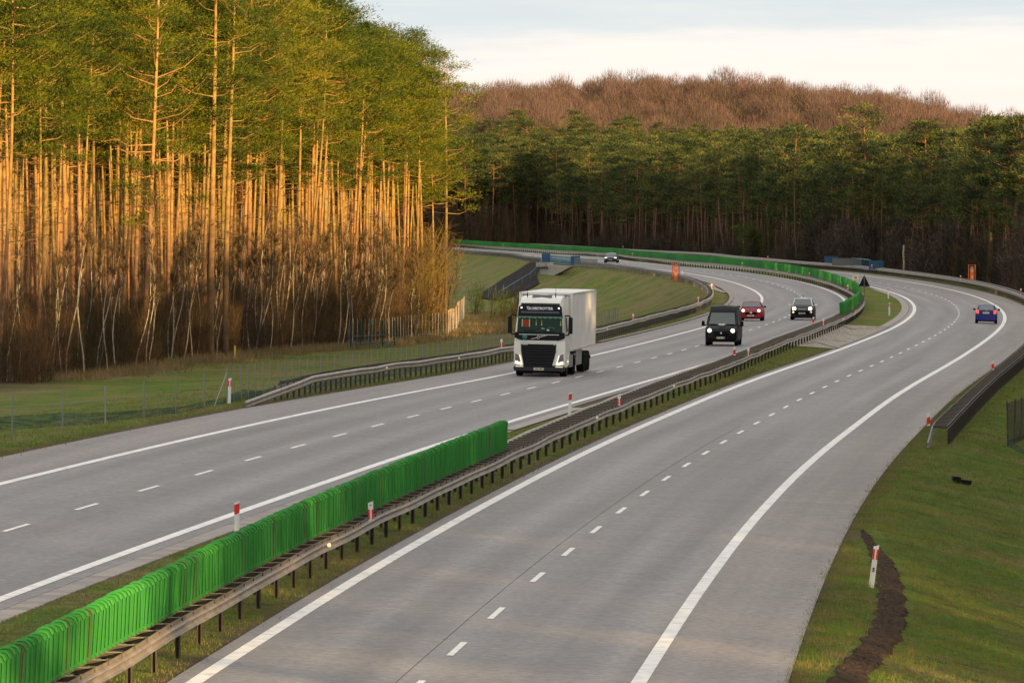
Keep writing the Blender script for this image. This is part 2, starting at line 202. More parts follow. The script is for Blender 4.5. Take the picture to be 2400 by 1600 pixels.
def scatter(name, label, cat, pts, srcs, m_slots=None):
    """one joined mass: srcs instanced on points (x, y, z, turn, scale, which)"""
    P = np.array(pts, float)
    me = bpy.data.meshes.new(name); me.from_pydata([tuple(p[:3]) for p in P], [], [])
    for an, k in (('turn', 3), ('size', 4)):
        a = me.attributes.new(an, 'FLOAT', 'POINT'); a.data.foreach_set('value', P[:, k].astype(np.float32))
    a = me.attributes.new('which', 'INT', 'POINT'); a.data.foreach_set('value', P[:, 5].astype(np.int32))
    o = link(me, name); tag(o, label, cat, kind='stuff')
    c = bpy.data.collections.new(name + '_sources')
    for i, sm in enumerate(srcs):
        so = bpy.data.objects.new('%s_source_%02d' % (name, i), sm); c.objects.link(so)
    ng = bpy.data.node_groups.new(name, 'GeometryNodeTree')
    ng.interface.new_socket('Geometry', in_out='INPUT', socket_type='NodeSocketGeometry'); ng.interface.new_socket('Geometry', in_out='OUTPUT', socket_type='NodeSocketGeometry')
    N = ng.nodes; gi = N.new('NodeGroupInput'); go = N.new('NodeGroupOutput'); ip = N.new('GeometryNodeInstanceOnPoints'); ci = N.new('GeometryNodeCollectionInfo')
    ci.inputs['Collection'].default_value = c; ci.inputs['Separate Children'].default_value = True; ci.inputs['Reset Children'].default_value = True
    ip.inputs['Pick Instance'].default_value = True
    def attr(nm, ty):
        a = N.new('GeometryNodeInputNamedAttribute'); a.data_type = ty; a.inputs[0].default_value = nm; return a.outputs[0]
    cx = N.new('ShaderNodeCombineXYZ'); ng.links.new(attr('turn', 'FLOAT'), cx.inputs[2])
    ng.links.new(gi.outputs[0], ip.inputs['Points']); ng.links.new(ci.outputs[0], ip.inputs['Instance']); ng.links.new(attr('which', 'INT'), ip.inputs['Instance Index'])
    ng.links.new(cx.outputs[0], ip.inputs['Rotation']); ng.links.new(attr('size', 'FLOAT'), ip.inputs['Scale']); ng.links.new(ip.outputs[0], go.inputs[0])
    md = o.modifiers.new('spread', 'NODES'); md.node_group = ng
    return o
# ------------------------------------------------------------------ materials
def road_mat(name, base, base2, lanes, seed, shoulder):
    """asphalt: speckle, worn wheel tracks along the lanes (u = offset, v = distance), streaks across the shoulder"""
    m = bpy.data.materials.new(name); m.use_nodes = True; nt = m.node_tree; N = nt.nodes; Lk = nt.links; b = N['Principled BSDF']
    uv = N.new('ShaderNodeUVMap'); tc = N.new('ShaderNodeTexCoord')
    sp = N.new('ShaderNodeTexNoise'); sp.inputs['Scale'].default_value = 5; sp.inputs['Detail'].default_value = 9; sp.inputs['Roughness'].default_value = .8; Lk.new(tc.outputs['Object'], sp.inputs[0])
    mp = N.new('ShaderNodeMapping'); mp.inputs['Scale'].default_value = (.9, .012, 1); mp.inputs['Location'].default_value = (seed, seed, 0); Lk.new(uv.outputs[0], mp.inputs[0])
    tr = N.new('ShaderNodeTexNoise'); tr.inputs['Scale'].default_value = 1.0; tr.inputs['Detail'].default_value = 3; Lk.new(mp.outputs[0], tr.inputs[0])
    mp2 = N.new('ShaderNodeMapping'); mp2.inputs['Scale'].default_value = (.10, .35, 1); mp2.inputs['Location'].default_value = (seed*3, 2, 0); Lk.new(uv.outputs[0], mp2.inputs[0])
    st = N.new('ShaderNodeTexNoise'); st.inputs['Scale'].default_value = 1.0; st.inputs['Detail'].default_value = 6; st.inputs['Roughness'].default_value = .65; Lk.new(mp2.outputs[0], st.inputs[0])
    cr = N.new('ShaderNodeValToRGB'); cr.color_ramp.elements[0].position = .36; cr.color_ramp.elements[1].position = .64
    cr.color_ramp.elements[0].color = tuple(base) + (1,); cr.color_ramp.elements[1].color = tuple(base2) + (1,)
    mixf = N.new('ShaderNodeMath'); mixf.operation = 'MULTIPLY_ADD'; Lk.new(tr.outputs[0], mixf.inputs[0]); mixf.inputs[1].default_value = .70
    m2 = N.new('ShaderNodeMath'); m2.operation = 'MULTIPLY'; Lk.new(st.outputs[0], m2.inputs[0]); m2.inputs[1].default_value = .30; Lk.new(m2.outputs[0], mixf.inputs[2])
    Lk.new(mixf.outputs[0], cr.inputs[0])
    mul = N.new('ShaderNodeMix'); mul.data_type = 'RGBA'; mul.blend_type = 'MULTIPLY'; mul.inputs[0].default_value = 1.
    c2 = N.new('ShaderNodeValToRGB'); c2.color_ramp.elements[0].position = .3; c2.color_ramp.elements[0].color = (.42, .42, .42, 1); c2.color_ramp.elements[1].position = .72; c2.color_ramp.elements[1].color = (1.55, 1.54, 1.52, 1)
    Lk.new(sp.outputs[0], c2.inputs[0]); Lk.new(cr.outputs[0], mul.inputs[6]); Lk.new(c2.outputs[0], mul.inputs[7])
    # wheel tracks: cosine of the offset inside the lanes
    sx = N.new('ShaderNodeSeparateXYZ'); Lk.new(uv.outputs[0], sx.inputs[0])
    ab = N.new('ShaderNodeMath'); ab.operation = 'ABSOLUTE'; Lk.new(sx.outputs[0], ab.inputs[0])
    sc = N.new('ShaderNodeMath'); sc.operation = 'MULTIPLY_ADD'; Lk.new(ab.outputs[0], sc.inputs[0]); sc.inputs[1].default_value = 2*math.pi/1.875; sc.inputs[2].default_value = -2*math.pi/1.875*2.75
    co = N.new('ShaderNodeMath'); co.operation = 'COSINE'; Lk.new(sc.outputs[0], co.inputs[0])
    lim = N.new('ShaderNodeMapRange'); Lk.new(ab.outputs[0], lim.inputs[0]); lim.inputs[1].default_value = 9.8; lim.inputs[2].default_value = 10.6; lim.inputs[3].default_value = .10; lim.inputs[4].default_value = 0.
    pr = N.new('ShaderNodeMath'); pr.operation = 'MULTIPLY'; Lk.new(co.outputs[0], pr.inputs[0]); Lk.new(lim.outputs[0], pr.inputs[1])
    on = N.new('ShaderNodeMath'); on.operation = 'ADD'; on.inputs[1].default_value = 1.; Lk.new(pr.outputs[0], on.inputs[0])
    vm = N.new('ShaderNodeVectorMath'); vm.operation = 'SCALE'; Lk.new(mul.outputs[2], vm.inputs[0]); Lk.new(on.outputs[0], vm.inputs[3])
    sh = N.new('ShaderNodeMapRange'); Lk.new(ab.outputs[0], sh.inputs[0]); sh.inputs[1].default_value = 10.0; sh.inputs[2].default_value = 10.9
    mm = N.new('ShaderNodeMix'); mm.data_type = 'RGBA'; mm.blend_type = 'MULTIPLY'; Lk.new(sh.outputs[0], mm.inputs[0]); Lk.new(vm.outputs[0], mm.inputs[6]); mm.inputs[7].default_value = tuple(shoulder) + (1,)
    Lk.new(mm.outputs[2], b.inputs['Base Color'])
    b.inputs['Roughness'].default_value = .62; b.inputs['Specular IOR Level'].default_value = .5
    bp = N.new('ShaderNodeBump'); bp.inputs['Strength'].default_value = .5; bp.inputs['Distance'].default_value = .01; Lk.new(sp.outputs[0], bp.inputs['Height']); Lk.new(bp.outputs[0], b.inputs['Normal'])
    return m
m_roadL = road_mat('asphalt_left', (.165, .148, .143), (.250, .228, .221), 2, 1.7, (1.12, 1.04, .98))
m_roadR = road_mat('asphalt_right', (.175, .156, .146), (.268, .244, .232), 2, 5.1, (1.08, 1.0, .93))
m_line = mat('road_paint', (.90, .86, .80), .6, col2=(.60, .57, .52), nscale=2.5, ndetail=9, contrast=(.48, .72))
m_kerb = mat('kerb_concrete', (.33, .27, .22), .85, col2=(.24, .20, .17), nscale=1.3, ndetail=6, vary=.12)
m_slab = mat('slab_concrete', (.36, .31, .27), .85, col2=(.28, .24, .21), nscale=2.3, ndetail=6, vary=.18)
m_pave = mat('crossing_asphalt', (.40, .34, .275), .85, col2=(.33, .275, .225), nscale=.5, ndetail=8)
m_crack = mat('joint', (.03, .03, .03), .9)
def ground_mat(name):
    """turf: fresh grass, olive, dry straw and bare soil patches; soil along the asphalt edges (u = offset from the nearest edge)"""
    m = bpy.data.materials.new(name); m.use_nodes = True; nt = m.node_tree; N = nt.nodes; Lk = nt.links; b = N['Principled BSDF']
    tc = N.new('ShaderNodeTexCoord'); uv = N.new('ShaderNodeUVMap')
    def noise(sc, det, rough=.5, src=None, off=0):
        mp = N.new('ShaderNodeMapping'); mp.inputs['Location'].default_value = (off, off, 0); mp.inputs['Scale'].default_value = (1, .8, 1)
        Lk.new(tc.outputs['Object'], mp.inputs[0]); n = N.new('ShaderNodeTexNoise'); n.inputs['Scale'].default_value = sc; n.inputs['Detail'].default_value = det; n.inputs['Roughness'].default_value = rough
        Lk.new(mp.outputs[0], n.inputs[0]); return n.outputs[0]
    def mix(f, a, c, bt='MIX'):
        x = N.new('ShaderNodeMix'); x.data_type = 'RGBA'; x.blend_type = bt
        if isinstance(f, float): x.inputs[0].default_value = f
        else: Lk.new(f, x.inputs[0])
        for k, q in ((6, a), (7, c)):
            if isinstance(q, tuple): x.inputs[k].default_value = q + (1,)
            else: Lk.new(q, x.inputs[k])
        return x.outputs[2]
    def ramp(v, a, c):
        x = N.new('ShaderNodeMapRange'); x.inputs[1].default_value = a; x.inputs[2].default_value = c; Lk.new(v, x.inputs[0]); return x.outputs[0]
    c = mix(ramp(noise(.35, 6), .42, .6), (.080, .150, .006), (.140, .165, .014))
    at = N.new('ShaderNodeAttribute'); at.attribute_name = 'dry'; dn = N.new('ShaderNodeMath'); dn.operation = 'MULTIPLY_ADD'; Lk.new(at.outputs['Fac'], dn.inputs[0]); dn.inputs[1].default_value = .16; Lk.new(noise(.13, 8, .65, off=31), dn.inputs[2])
    c = mix(ramp(dn.outputs[0], .50, .68), c, (.20, .155, .060))
    c = mix(ramp(noise(1.1, 8, .75, off=7), .52, .70), c, (.11, .075, .035)); c = mix(ramp(noise(.6, 8, .7, off=51), .54, .66), c, (.045, .075, .008))
    f = N.new('ShaderNodeMix'); fine = noise(7, 6, .8, off=3)
    cc = N.new('ShaderNodeValToRGB'); cc.color_ramp.elements[0].position = .33; cc.color_ramp.elements[0].color = (.32, .34, .3, 1); cc.color_ramp.elements[1].position = .68; cc.color_ramp.elements[1].color = (1.7, 1.68, 1.6, 1); Lk.new(fine, cc.inputs[0])
    c = mix(1., c, cc.outputs[0], 'MULTIPLY')
    sx = N.new('ShaderNodeSeparateXYZ'); Lk.new(uv.outputs[0], sx.inputs[0])
    ed = N.new('ShaderNodeMath'); ed.operation = 'MULTIPLY_ADD'; Lk.new(noise(.9, 5, .6, off=12), ed.inputs[0]); ed.inputs[1].default_value = -1.3; Lk.new(sx.outputs[0], ed.inputs[2])
    c = mix(ramp(ed.outputs[0], -.05, -.62), c, (.105, .072, .045))
    # forest floor far from the road
    c = mix(ramp(sx.outputs[0], 27., 33.), c, (.075, .048, .024))
    Lk.new(c, b.inputs['Base Color']); b.inputs['Roughness'].default_value = .95; b.inputs['Specular IOR Level'].default_value = .15
    bp = N.new('ShaderNodeBump'); bp.inputs['Strength'].default_value = .9; bp.inputs['Distance'].default_value = .08; Lk.new(fine, bp.inputs['Height']); Lk.new(bp.outputs[0], b.inputs['Normal'])
    return m
m_ground = ground_mat('turf')
m_hill = mat('hill_floor', (.09, .055, .032), .95, col2=(.06, .045, .02), nscale=.05)
m_blade = mat('grass_blade', (.11, .17, .018), .8, col2=(.23, .19, .055), nscale=.8, contrast=(.4, .6), trans=.25)
m_dryblade = mat('dry_grass_blade', (.30, .21, .10), .85, col2=(.17, .13, .05), nscale=.8, contrast=(.4, .6), trans=.2)
m_soil = mat('soil', (.032, .019, .011), 1., spec=.1, col2=(.085, .056, .036), nscale=7., ndetail=10, bump=1., bscale=9)
m_galv = mat('galvanised_steel', (.36, .31, .25), .5, .3, col2=(.24, .195, .145), nscale=1.2, ndetail=6)
m_galvd = mat('dull_steel', (.20, .19, .18), .6, .3, col2=(.11, .10, .09), nscale=3)
m_postd = mat('post_steel', (.10, .082, .066), .7, .2, col2=(.065, .054, .044), nscale=4)
m_fin = mat('green_plastic', (.036, .25, .030), .5, spec=.3, col2=(.022, .175, .038), nscale=.06, contrast=(.4, .62), vary=.08)
m_findirt = mat('green_plastic_dirty', (.050, .165, .030), .6, vary=.2)
m_white = mat('white_plastic', (.80, .79, .76), .5)
m_red = mat('red_reflective_glowing', (.62, .02, .015), .35, emit=(.8, .02, .01), es=.03)  # faint emission added in place of light thrown back by the bands
m_black = mat('black_paint', (.008, .008, .008), .7, spec=.2)
m_refl = mat('reflector', (.95, .85, .6), .3, emit=(1, .8, .45), es=.12)  # weak glow added to stand for the light a reflector returns
m_orange = mat('orange_paint_glowing', (.85, .17, .02), .45, emit=(.8, .15, .01), es=.05)  # slight glow added to the paint, there is no lamp in it
m_orange2 = mat('orange_red_frame', (.60, .10, .03), .5)
m_blue = mat('blue_sheet', (.020, .085, .19), .6, col2=(.03, .11, .22), nscale=2)
m_bluer = mat('blue_rail_paint', (.05, .17, .24), .5)
m_grey = mat('grey_panel', (.16, .17, .16), .6)
m_conc = mat('concrete', (.34, .31, .26), .85, col2=(.25, .23, .19), nscale=.8, ndetail=6)
m_gravel = mat('dark_gravel', (.014, .011, .011), 1., spec=.1, col2=(.036, .029, .027), nscale=6, ndetail=8, bump=1., bscale=12)
m_wire = mat('wire_post', (.23, .24, .24), .5, .4)
m_net = mat('green_net', (.010, .050, .036), .8)
def see_through(m, k, sc):
    nt = m.node_tree; N = nt.nodes; tr = N.new('ShaderNodeBsdfTransparent'); ms = N.new('ShaderNodeMixShader'); nz = N.new('ShaderNodeTexNoise'); nz.inputs['Scale'].default_value = sc; cr = N.new('ShaderNodeMapRange'); cr.inputs[1].default_value = .4; cr.inputs[2].default_value = .6; cr.inputs[3].default_value = k - .2; cr.inputs[4].default_value = k + .2
    nt.links.new(nz.outputs[0], cr.inputs[0]); nt.links.new(cr.outputs[0], ms.inputs[0]); nt.links.new(tr.outputs[0], ms.inputs[1]); nt.links.new(N['Principled BSDF'].outputs[0], ms.inputs[2]); nt.links.new(ms.outputs[0], N['Material Output'].inputs[0])
m_netl = mat('green_net_loose', (.012, .065, .045), .8); see_through(m_netl, .55, 14)
m_pale = mat('pale_wood_sunlit_posts', (.38, .30, .22), .8)  # wood tone; on the fence posts it stands for sunlight
# ------------------------------------------------------------------ the setting: terrain, carriageways, markings, kerbs
SEND = 1430.
LT = [260, 190, 140, 105, 85, 70, 60, 52, 47, 43, 39, 35, 31, 28, 25, 22, 19.5, 17, 15, 13, 11.5, 10, 9, 8, 7, 6.2, 5.4, 4.7, 4, 3.4, 2.8, 2.2, 1.7, 1.2, .8, .4, 0, -.5]
def g_offs(s):
    L0 = float(ledge(s)); R0 = float(redge(s)); e = float(inner(s))
    md = [(-e + .5) + (2*e - 1)*k/8 for k in range(9)]
    return [L0 - t for t in LT] + [-e - .3] + md + [e + .3] + [R0 + t for t in LT[::-1]]
def build_ground():
    ss = srange(-300, SEND, 4.)
    me = ribbon(ss, g_offs, lambda s, o: ground_z(s, o), m_ground, 'ground')
    S = np.repeat(ss, len(g_offs(0))); O = np.concatenate([g_offs(s) for s in ss]); e = inner(S); L0 = ledge(S); R0 = redge(S)
    d = np.where(O < 0, L0 - O, O - R0); dm = np.minimum(O + e - .5, e - .45 - O); u = np.where(np.abs(O) < e, np.minimum(dm, 3.), np.maximum(d, 0))
    li = np.empty(len(me.loops), int); me.loops.foreach_get('vertex_index', li)
    me.uv_layers[0].data.foreach_set('uv', np.stack([u, S], 1)[li].ravel())
    dry = np.where(O < L0, np.interp(S, [0, 200, 300, 420], [.30, .38, .5, .62]), np.where(O > R0, .1, .35)); a = me.attributes.new('dry', 'FLOAT', 'POINT'); a.data.foreach_set('value', dry.astype(np.float32))
    structure(link(me, 'ground'))
build_ground()
def hill_z(x, y):
    """the land beyond the motorway bend: rises to a wooded ridge"""
    a = np.clip((y - 1480)/520., 0, 1); a = a*a*(3 - 2*a)
    r = np.clip((y - 1950)/420., 0, 1); r = r*r*(3 - 2*r)
    prof = np.interp(x, [-400, -60, 0, 60, 120, 180, 260, 500], [8, 12, 15.5, 20.5, 20, 9, 2, 0])
    b = np.interp(x, [-60, -20, 10, 35, 60, 100, 160, 300], [17.5, 17, 16, 13.5, 11, 8.5, 5.5, 5])
    T = np.interp(x, [-400, -60, 0, 39, 69, 97, 125, 158, 180, 260], [15, 25, 27.5, 28.7, 29.5, 28.8, 25.6, 17.5, 13, 6])
    return -2.5 + a*b + r*(T + 2.5 - b) + 1.2*np.sin(x*.05 + y*.013)*r
def build_hill():
    xs = list(np.linspace(-2600, 2600, 66)); xs = sorted(set([-4000, 4000] + [x for x in xs if abs(x) > 450] + list(np.linspace(-440, 440, 45))))
    ys = [1380] + list(np.arange(1440, 2480, 26)) + [2600, 2900, 3500, 4500, 7000]
    V = [(x, y, float(hill_z(x, y)) - (2.5 if y < 1500 and abs(x) < 300 else 0)) for y in ys for x in xs]; n = len(xs)
    F = [(j*n + i, j*n + i + 1, (j + 1)*n + i + 1, (j + 1)*n + i) for j in range(len(ys) - 1) for i in range(n - 1)]
    me = bpy.data.meshes.new('hill'); me.from_pydata(V, [], F); me.materials.append(m_hill); me.polygons.foreach_set('use_smooth', [True]*len(F))
    structure(link(me, 'hill'))
    pl = bpy.data.meshes.new('land'); pl.from_pydata([(-4000, -1500, -6.5), (4000, -1500, -6.5), (4000, 1500, -6.5), (-4000, 1500, -6.5)], [], [(0, 1, 2, 3)]); pl.materials.append(m_hill)
    structure(link(pl, 'land'))
build_hill()
ss = srange(-300, SEND, 2.5)
def offL(s): e = float(inner(s)); return [-(e + 2*LANE + 2.65), -(e + 2*LANE + 1.3), -(e + 2*LANE), -(e + LANE + 1.9), -(e + LANE), -(e + 1.9), -e, -e + .5]
def offR(s): return [-o for o in offL(s)][::-1]
def offR2(s): e = float(inner(s)); return [e - .45, e, e + 1.9, e + LANE, e + LANE + 1.9, e + 2*LANE, e + 2*LANE + 1.3, e + 2*LANE + 2.65]
structure(link(ribbon(ss, offL, lambda s, o: rz(s, o), m_roadL, 'road_left'), 'road_left_carriageway'))
structure(link(ribbon(ss, offR2, lambda s, o: rz(s, o), m_roadR, 'road_right'), 'road_right_carriageway'))
def line(name, fo, w, a, b, h=.007, m=None):
    me = ribbon([s for s in ss if a <= s <= b], lambda s: [fo(s) - w/2, fo(s) + w/2], lambda s, o: rz(s, o) + h, m or m_line, name, uv=False)
    return structure(link(me, name))
ss_all = ss
line('edge_line', lambda s: -float(inner(s)), .26, -300, SEND); line('edge_line', lambda s: -float(inner(s)) - 2*LANE, .26, -300, SEND)
line('edge_line', lambda s: float(inner(s)), .28, -300, SEND); line('edge_line', lambda s: float(inner(s)) + 2*LANE, .28, -300, SEND)
line('paving_joint', lambda s: float(inner(s)) + LANE - .42, .012, -300, 80, .004, m_crack)
dash_me = {}
def dash(name, s, side, L=4., w=.13):
    V = []
    for ds, dw in ((-L/2, -1), (-L/2, 1), (L/2, 1), (L/2, -1)):
        o = side*(float(inner(s + ds)) + LANE) + dw*w/2; V.append(RP(s + ds, o, .009))
    mb = MB(); c = Vector(RP(s, side*(float(inner(s)) + LANE), .009))
    mb.add([Vector(v) - c for v in V], [(0, 1, 2, 3)] if True else []); o = mb.obj('lane_dash', m_line); o.location = c; structure(o); o.parent = dash_root; o.matrix_parent_inverse = Matrix.Identity(4)
dash_root = bpy.data.objects.new('lane_markings', None); COL.objects.link(dash_root); structure(dash_root)
for i in range(0, 112): dash('lane_dash', -23.83 + 12*i, 1)
for s in (-35.6, -49.6, -61.2, -72.0, -84, -96, -108): dash('lane_dash', s, 1)
for i in range(-9, 112): dash('lane_dash', -23.5 + 12*i, -1)
# concrete gutter slabs beside the left carriageway, joints open
def slab_run(name, fo, w, a, b, pitch, m, h=.010, thick=.08):
    root = bpy.data.objects.new(name, None); COL.objects.link(root); structure(root); s = a; i = 0
    while s < b:
        L = pitch - .03; V = []
        for z in (-thick, 0):
            for ds, dw in ((0, -1), (0, 1), (L, 1), (L, -1)):
                o = fo(s + ds) + dw*w/2; p = Vector(RP(s + ds, o, h + z + random.uniform(-.003, .004))); V.append(p)
        mb = MB(); c = V[4].copy(); mb.add([p - c for p in V], [(4, 5, 6, 7), (0, 1, 5, 4), (1, 2, 6, 5), (2, 3, 7, 6), (3, 0, 4, 7)])
        o = mb.obj('slab', m, root); o.location = c; s += pitch; i += 1
    return root
slab_run('drain_gutter', lambda s: -float(inner(s)) + .80, .52, -100, 62, .75, m_slab)
line('drain_gutter_far', lambda s: -float(inner(s)) + .80, .5, 62, 94, .02, m_slab)
line('drain_gutter_right', lambda s: float(inner(s)) - .80, .62, 316, 545, .012, m_slab)
line('kerb', lambda s: -float(inner(s)) - 2*LANE - 2.85, .34, 236, 600, .05, m_kerb)
line('kerb_splay', lambda s: -float(inner(s)) - 2*LANE - 3.2 - .5*math.sin((s - 500)/60*math.pi) if 500 < s < 560 else -float(inner(s)) - 2*LANE - 3.2, .7, 500, 560, .04, m_kerb)
# paved emergency crossing through the median
def crossing():
    root = bpy.data.objects.new('crossing_pavement', None); COL.objects.link(root); structure(root)
    V = []; F = []; ss2 = srange(233, 317, 4.); L = lambda s: -float(inner(s)) + .45; Rr = lambda s: float(inner(s)) - .4
    for s in ss2:
        a = np.interp(s, [233, 236, 250, 317], [1.2, L(236), L(250), L(317)]); b = np.interp(s, [233, 300, 317], [Rr(233), Rr(300), Rr(317)])
        for k in range(5): V.append(RP(s, a + (b - a)*k/4, .012))
    for i in range(len(ss2) - 1):
        for k in range(4): F.append((i*5 + k, i*5 + k + 1, (i + 1)*5 + k + 1, (i + 1)*5 + k))
    MB().add(V, F).obj('pavement', m_pave, root)
    def strip(pts, w, m, h):
        P = [Vector(RP(s, o, h)) for s, o in pts]; mb = MB()
        for a, b in zip(P[:-1], P[1:]):
            t = (b - a).normalized(); n = Vector((-t.y, t.x, 0)).normalized(); w2 = w/2
            mb.quad(a - n*w2, b - n*w2, b + n*w2, a + n*w2)
        mb.obj('kerb_stone', m, root)
    strip([(238, -1.3), (249, 0.08), (233.5, 2.2)], .22, m_slab, .06)
    strip([(316, -1.2), (301.5, 0.12), (317, 2.4)], .22, m_slab, .06)
    line('crossing_joint', lambda s: float(inner(s)) - .42, .05, 233, 316, .016, m_crack)
crossing()
# bare soil scar on the right verge
def scar():
    pts = [(-6, 13.45, .06), (-9, 13.62, .16), (-14, 13.9, .18), (-20, 14.3, .38), (-27, 14.62, .42), (-34, 14.85, .44), (-42, 15.0, .46), (-49, 14.98, .46), (-55, 14.85, .42), (-62, 14.6, .42), (-70, 14.4, .40), (-80, 14.3, .3)]
    V = []; F = []; n = 13; ss3 = srange(-80, -6, .35); S = [p[0] for p in pts][::-1]; O = [p[1] for p in pts][::-1]; Wd = [p[2] for p in pts][::-1]
    for s in ss3:
        c = np.interp(s, S, O); w = np.interp(s, S, Wd); w *= .72; a = c - w*(1 + .16*math.sin(s*1.9) + .10*math.sin(s*4.7 + 1) + .05*rng.normal()); b = c + w*(1 + .13*math.sin(s*1.3 + 2) + .09*math.sin(s*5.1) + .05*rng.normal())
        for k in range(n):
            o = a + (b - a)*k/(n - 1); h = .05 + (.0 if k in (0, n - 1) else rng.uniform(-.025, .02)) - (.045 if k in (0, n - 1) else 0); V.append(GP(s, o, h))
    for i in range(len(ss3) - 1):
        for k in range(n - 1): F.append((i*n + k, i*n + k + 1, (i + 1)*n + k + 1, (i + 1)*n + k))
    structure(MB().add(V, F).obj('bare_soil_strip', m_soil))
scar()
# ------------------------------------------------------------------ guard rails
KM = ([-300, -150, -69, -34, 21, 52, 75, 111, 153, 198, 222, 269, 323, 390, 437, 487, 545, 600, 660, 780, 900, 1440], [3.0, 3.0, 2.54, 2.2, 1.93, 1.65, 1.45, 1.09, .79, .1, -.23, -.53, -.78, -1.17, -1.4, -1.95, -2.15, -2.3, -2.2, -1.2, -.8, -.9])
KL = ([60, 74, 90, 126, 153, 180, 238, 309, 375, 410, 465, 507, 557, 608, 674, 823, 1440], [-12.9, -12.9, -12.85, -13.2, -12.8, -12.8, -13.15, -14.2, -14.4, -14.6, -15.25, -15.7, -15.95, -16.5, -16.8, -17.4, -17.4])
KR = ([40, 66, 154, 228, 340, 458, 556, 636, 725, 790, 1440], [13.6, 13.6, 13.4, 13.45, 13.5, 13.6, 14.1, 13.7, 14.3, 14.0, 14.2])
def ip(K): return lambda s: float(np.interp(s, K[0], K[1]))
fM, fL, fR = ip(KM), ip(KL), ip(KR)
WP = [(0., .155), (-.045, .135), (-.075, .10), (-.075, .055), (-.02, .022), (0., 0.), (-.02, -.022), (-.075, -.055), (-.075, -.10), (-.045, -.135), (0., -.155)]   # W section: (out of the face, up)
def beam(name, fo, face, a, b, parent, m, h0=.60, st=4., ramp=None, wav=0., label=None):
    ss_ = srange(a, b, st); V = []; F = []; n = len(WP)
    for s in ss_:
        h = h0 + wav*math.sin(s*.35) * math.sin(s*.061)
        if ramp: h = float(np.interp(s, ramp[0], ramp[1]))
        for (dx, dz) in WP: V.append(RP(s, fo(s) + face*dx*-1, h + dz))
    for i in range(len(ss_) - 1):
        for k in range(n - 1): F.append((i*n + k, i*n + k + 1, (i + 1)*n + k + 1, (i + 1)*n + k))
    mb = MB().add(V, F); return mb.obj(name, m, parent, smooth=False, label=label)
def posts(fo, a, b, step, parent, m, near, hgt=.62, dx=0., pair=.075):
    """channel posts, the first `near` of them as parts of their own"""
    mb = MB(); mb.box((-pair/2, 0, .0), (.022, .10, 1.)); mb.box((pair/2, 0, 0), (.022, .10, 1.)); mb.box((0, .045, 0), (pair, .006, 1.)); src = mb.mesh('post', m)
    s = a; i = 0; rest = MB()
    while s < b:
        o = fo(s) + dx; x, y = xy(s, o); th = float(_i(s, 3)); z0 = float(ground_z(s, o)) - .15; z1 = float(rz(s, o)) + hgt
        if i < near: link(src, 'post', parent, None, (float(x), float(y), (z0 + z1)/2), (0, 0, -th), (1, 1, z1 - z0))
        else: rest.box((float(x), float(y), (z0 + z1)/2), (pair + .02, .10, z1 - z0), -th)
        s += step; i += 1
    if rest.v: r = rest.obj('post', m, parent); r['kind'] = 'stuff'
def struts(fo, w, a, b, step, parent, m, near, h=.72, r=.03):
    m = [m, m_postd]; src = MB().box((0, 0, 0), (1., r*2, .012), mi=0).box((0, 0, -.055), (1., r*1.2, .09), mi=1).mesh('crossbar', m); s = a; i = 0; rest = MB()
    while s < b:
        p = Vector(RP(s, fo(s), h)); q = Vector(RP(s, fo(s) + w, h)); c = (p + q)/2; ang = math.atan2(q.y - p.y, q.x - p.x); L = (q - p).length
        tilt = -math.asin((q.z - p.z)/L)
        if i < near: link(src, 'crossbar', parent, None, c, (0, tilt, ang), (L, 1, 1))
        else: rest.box(c, (L, r*2, .012), ang, mi=0); rest.box(c - Vector((0, 0, .055)), (L, r*1.2, .09), ang, mi=1)
        s += step; i += 1
    if rest.v: r_ = rest.obj('crossbar', m, parent); r_['kind'] = 'stuff'
g = empty('guardrail', 'long double steel guardrail along the central reserve, carrying the green anti-glare screens', 'guardrail')
MW = .86
for a, b in ((-290, -100), (-100, -60), (-60, -20), (-20, 20), (20, 60), (60, 100), (100, 150), (150, 200), (200, 260), (260, 330), (330, 420), (420, 600), (600, 900), (900, SEND)):
    beam('rail_beam', fM, -1, a, b, g, m_galv, st=3. if b < 450 else 8., wav=.025 if a < 450 else .0)
    beam('rail_beam', lambda s: fM(s) - MW, 1, a, b, g, m_galv, st=3. if b < 450 else 8., wav=.02 if a < 450 else .0)
posts(fM, -98, SEND, 3.9, g, m_postd, 150, dx=-.15); posts(lambda s: fM(s) - MW, -97, SEND, 3.9, g, m_postd, 120, dx=.15)
struts(lambda s: fM(s) - MW + .05, MW - .1, -98, SEND, 1.95, g, m_galv, 240)
# dark longitudinal plates that close the space under the screen
g2 = empty('guardrail', 'steel guardrail with a ramped-down start beside the grass left of the far carriageway', 'guardrail')
for a, b in ((74, 110), (110, 150), (150, 200), (200, 260), (260, 330), (330, 400), (400, 480), (480, 600), (600, 900), (900, SEND)):
    beam('rail_beam', fL, 1, a, b, g2, m_galv, st=2. if b < 120 else (4. if b < 500 else 8.), ramp=([60, 74, 96, 2000], [-.1, .05, .62, .62]) if a < 96 else None, wav=.03)
beam('back_rail', lambda s: fL(s) - .42, -1, 88, SEND, g2, m_galvd, st=8., ramp=([60, 88, 98, 2000], [.2, .45, .62, .62]))
posts(fL, 84, SEND, 2.0, g2, m_galvd, 150, dx=-.10, pair=.08); struts(lambda s: fL(s) - .42, .38, 88, 600, 2.0, g2, m_galvd, 120)
g3 = empty('guardrail', 'steel guardrail with ladder-like crossbars and a bent-down end on the right grass verge', 'guardrail')
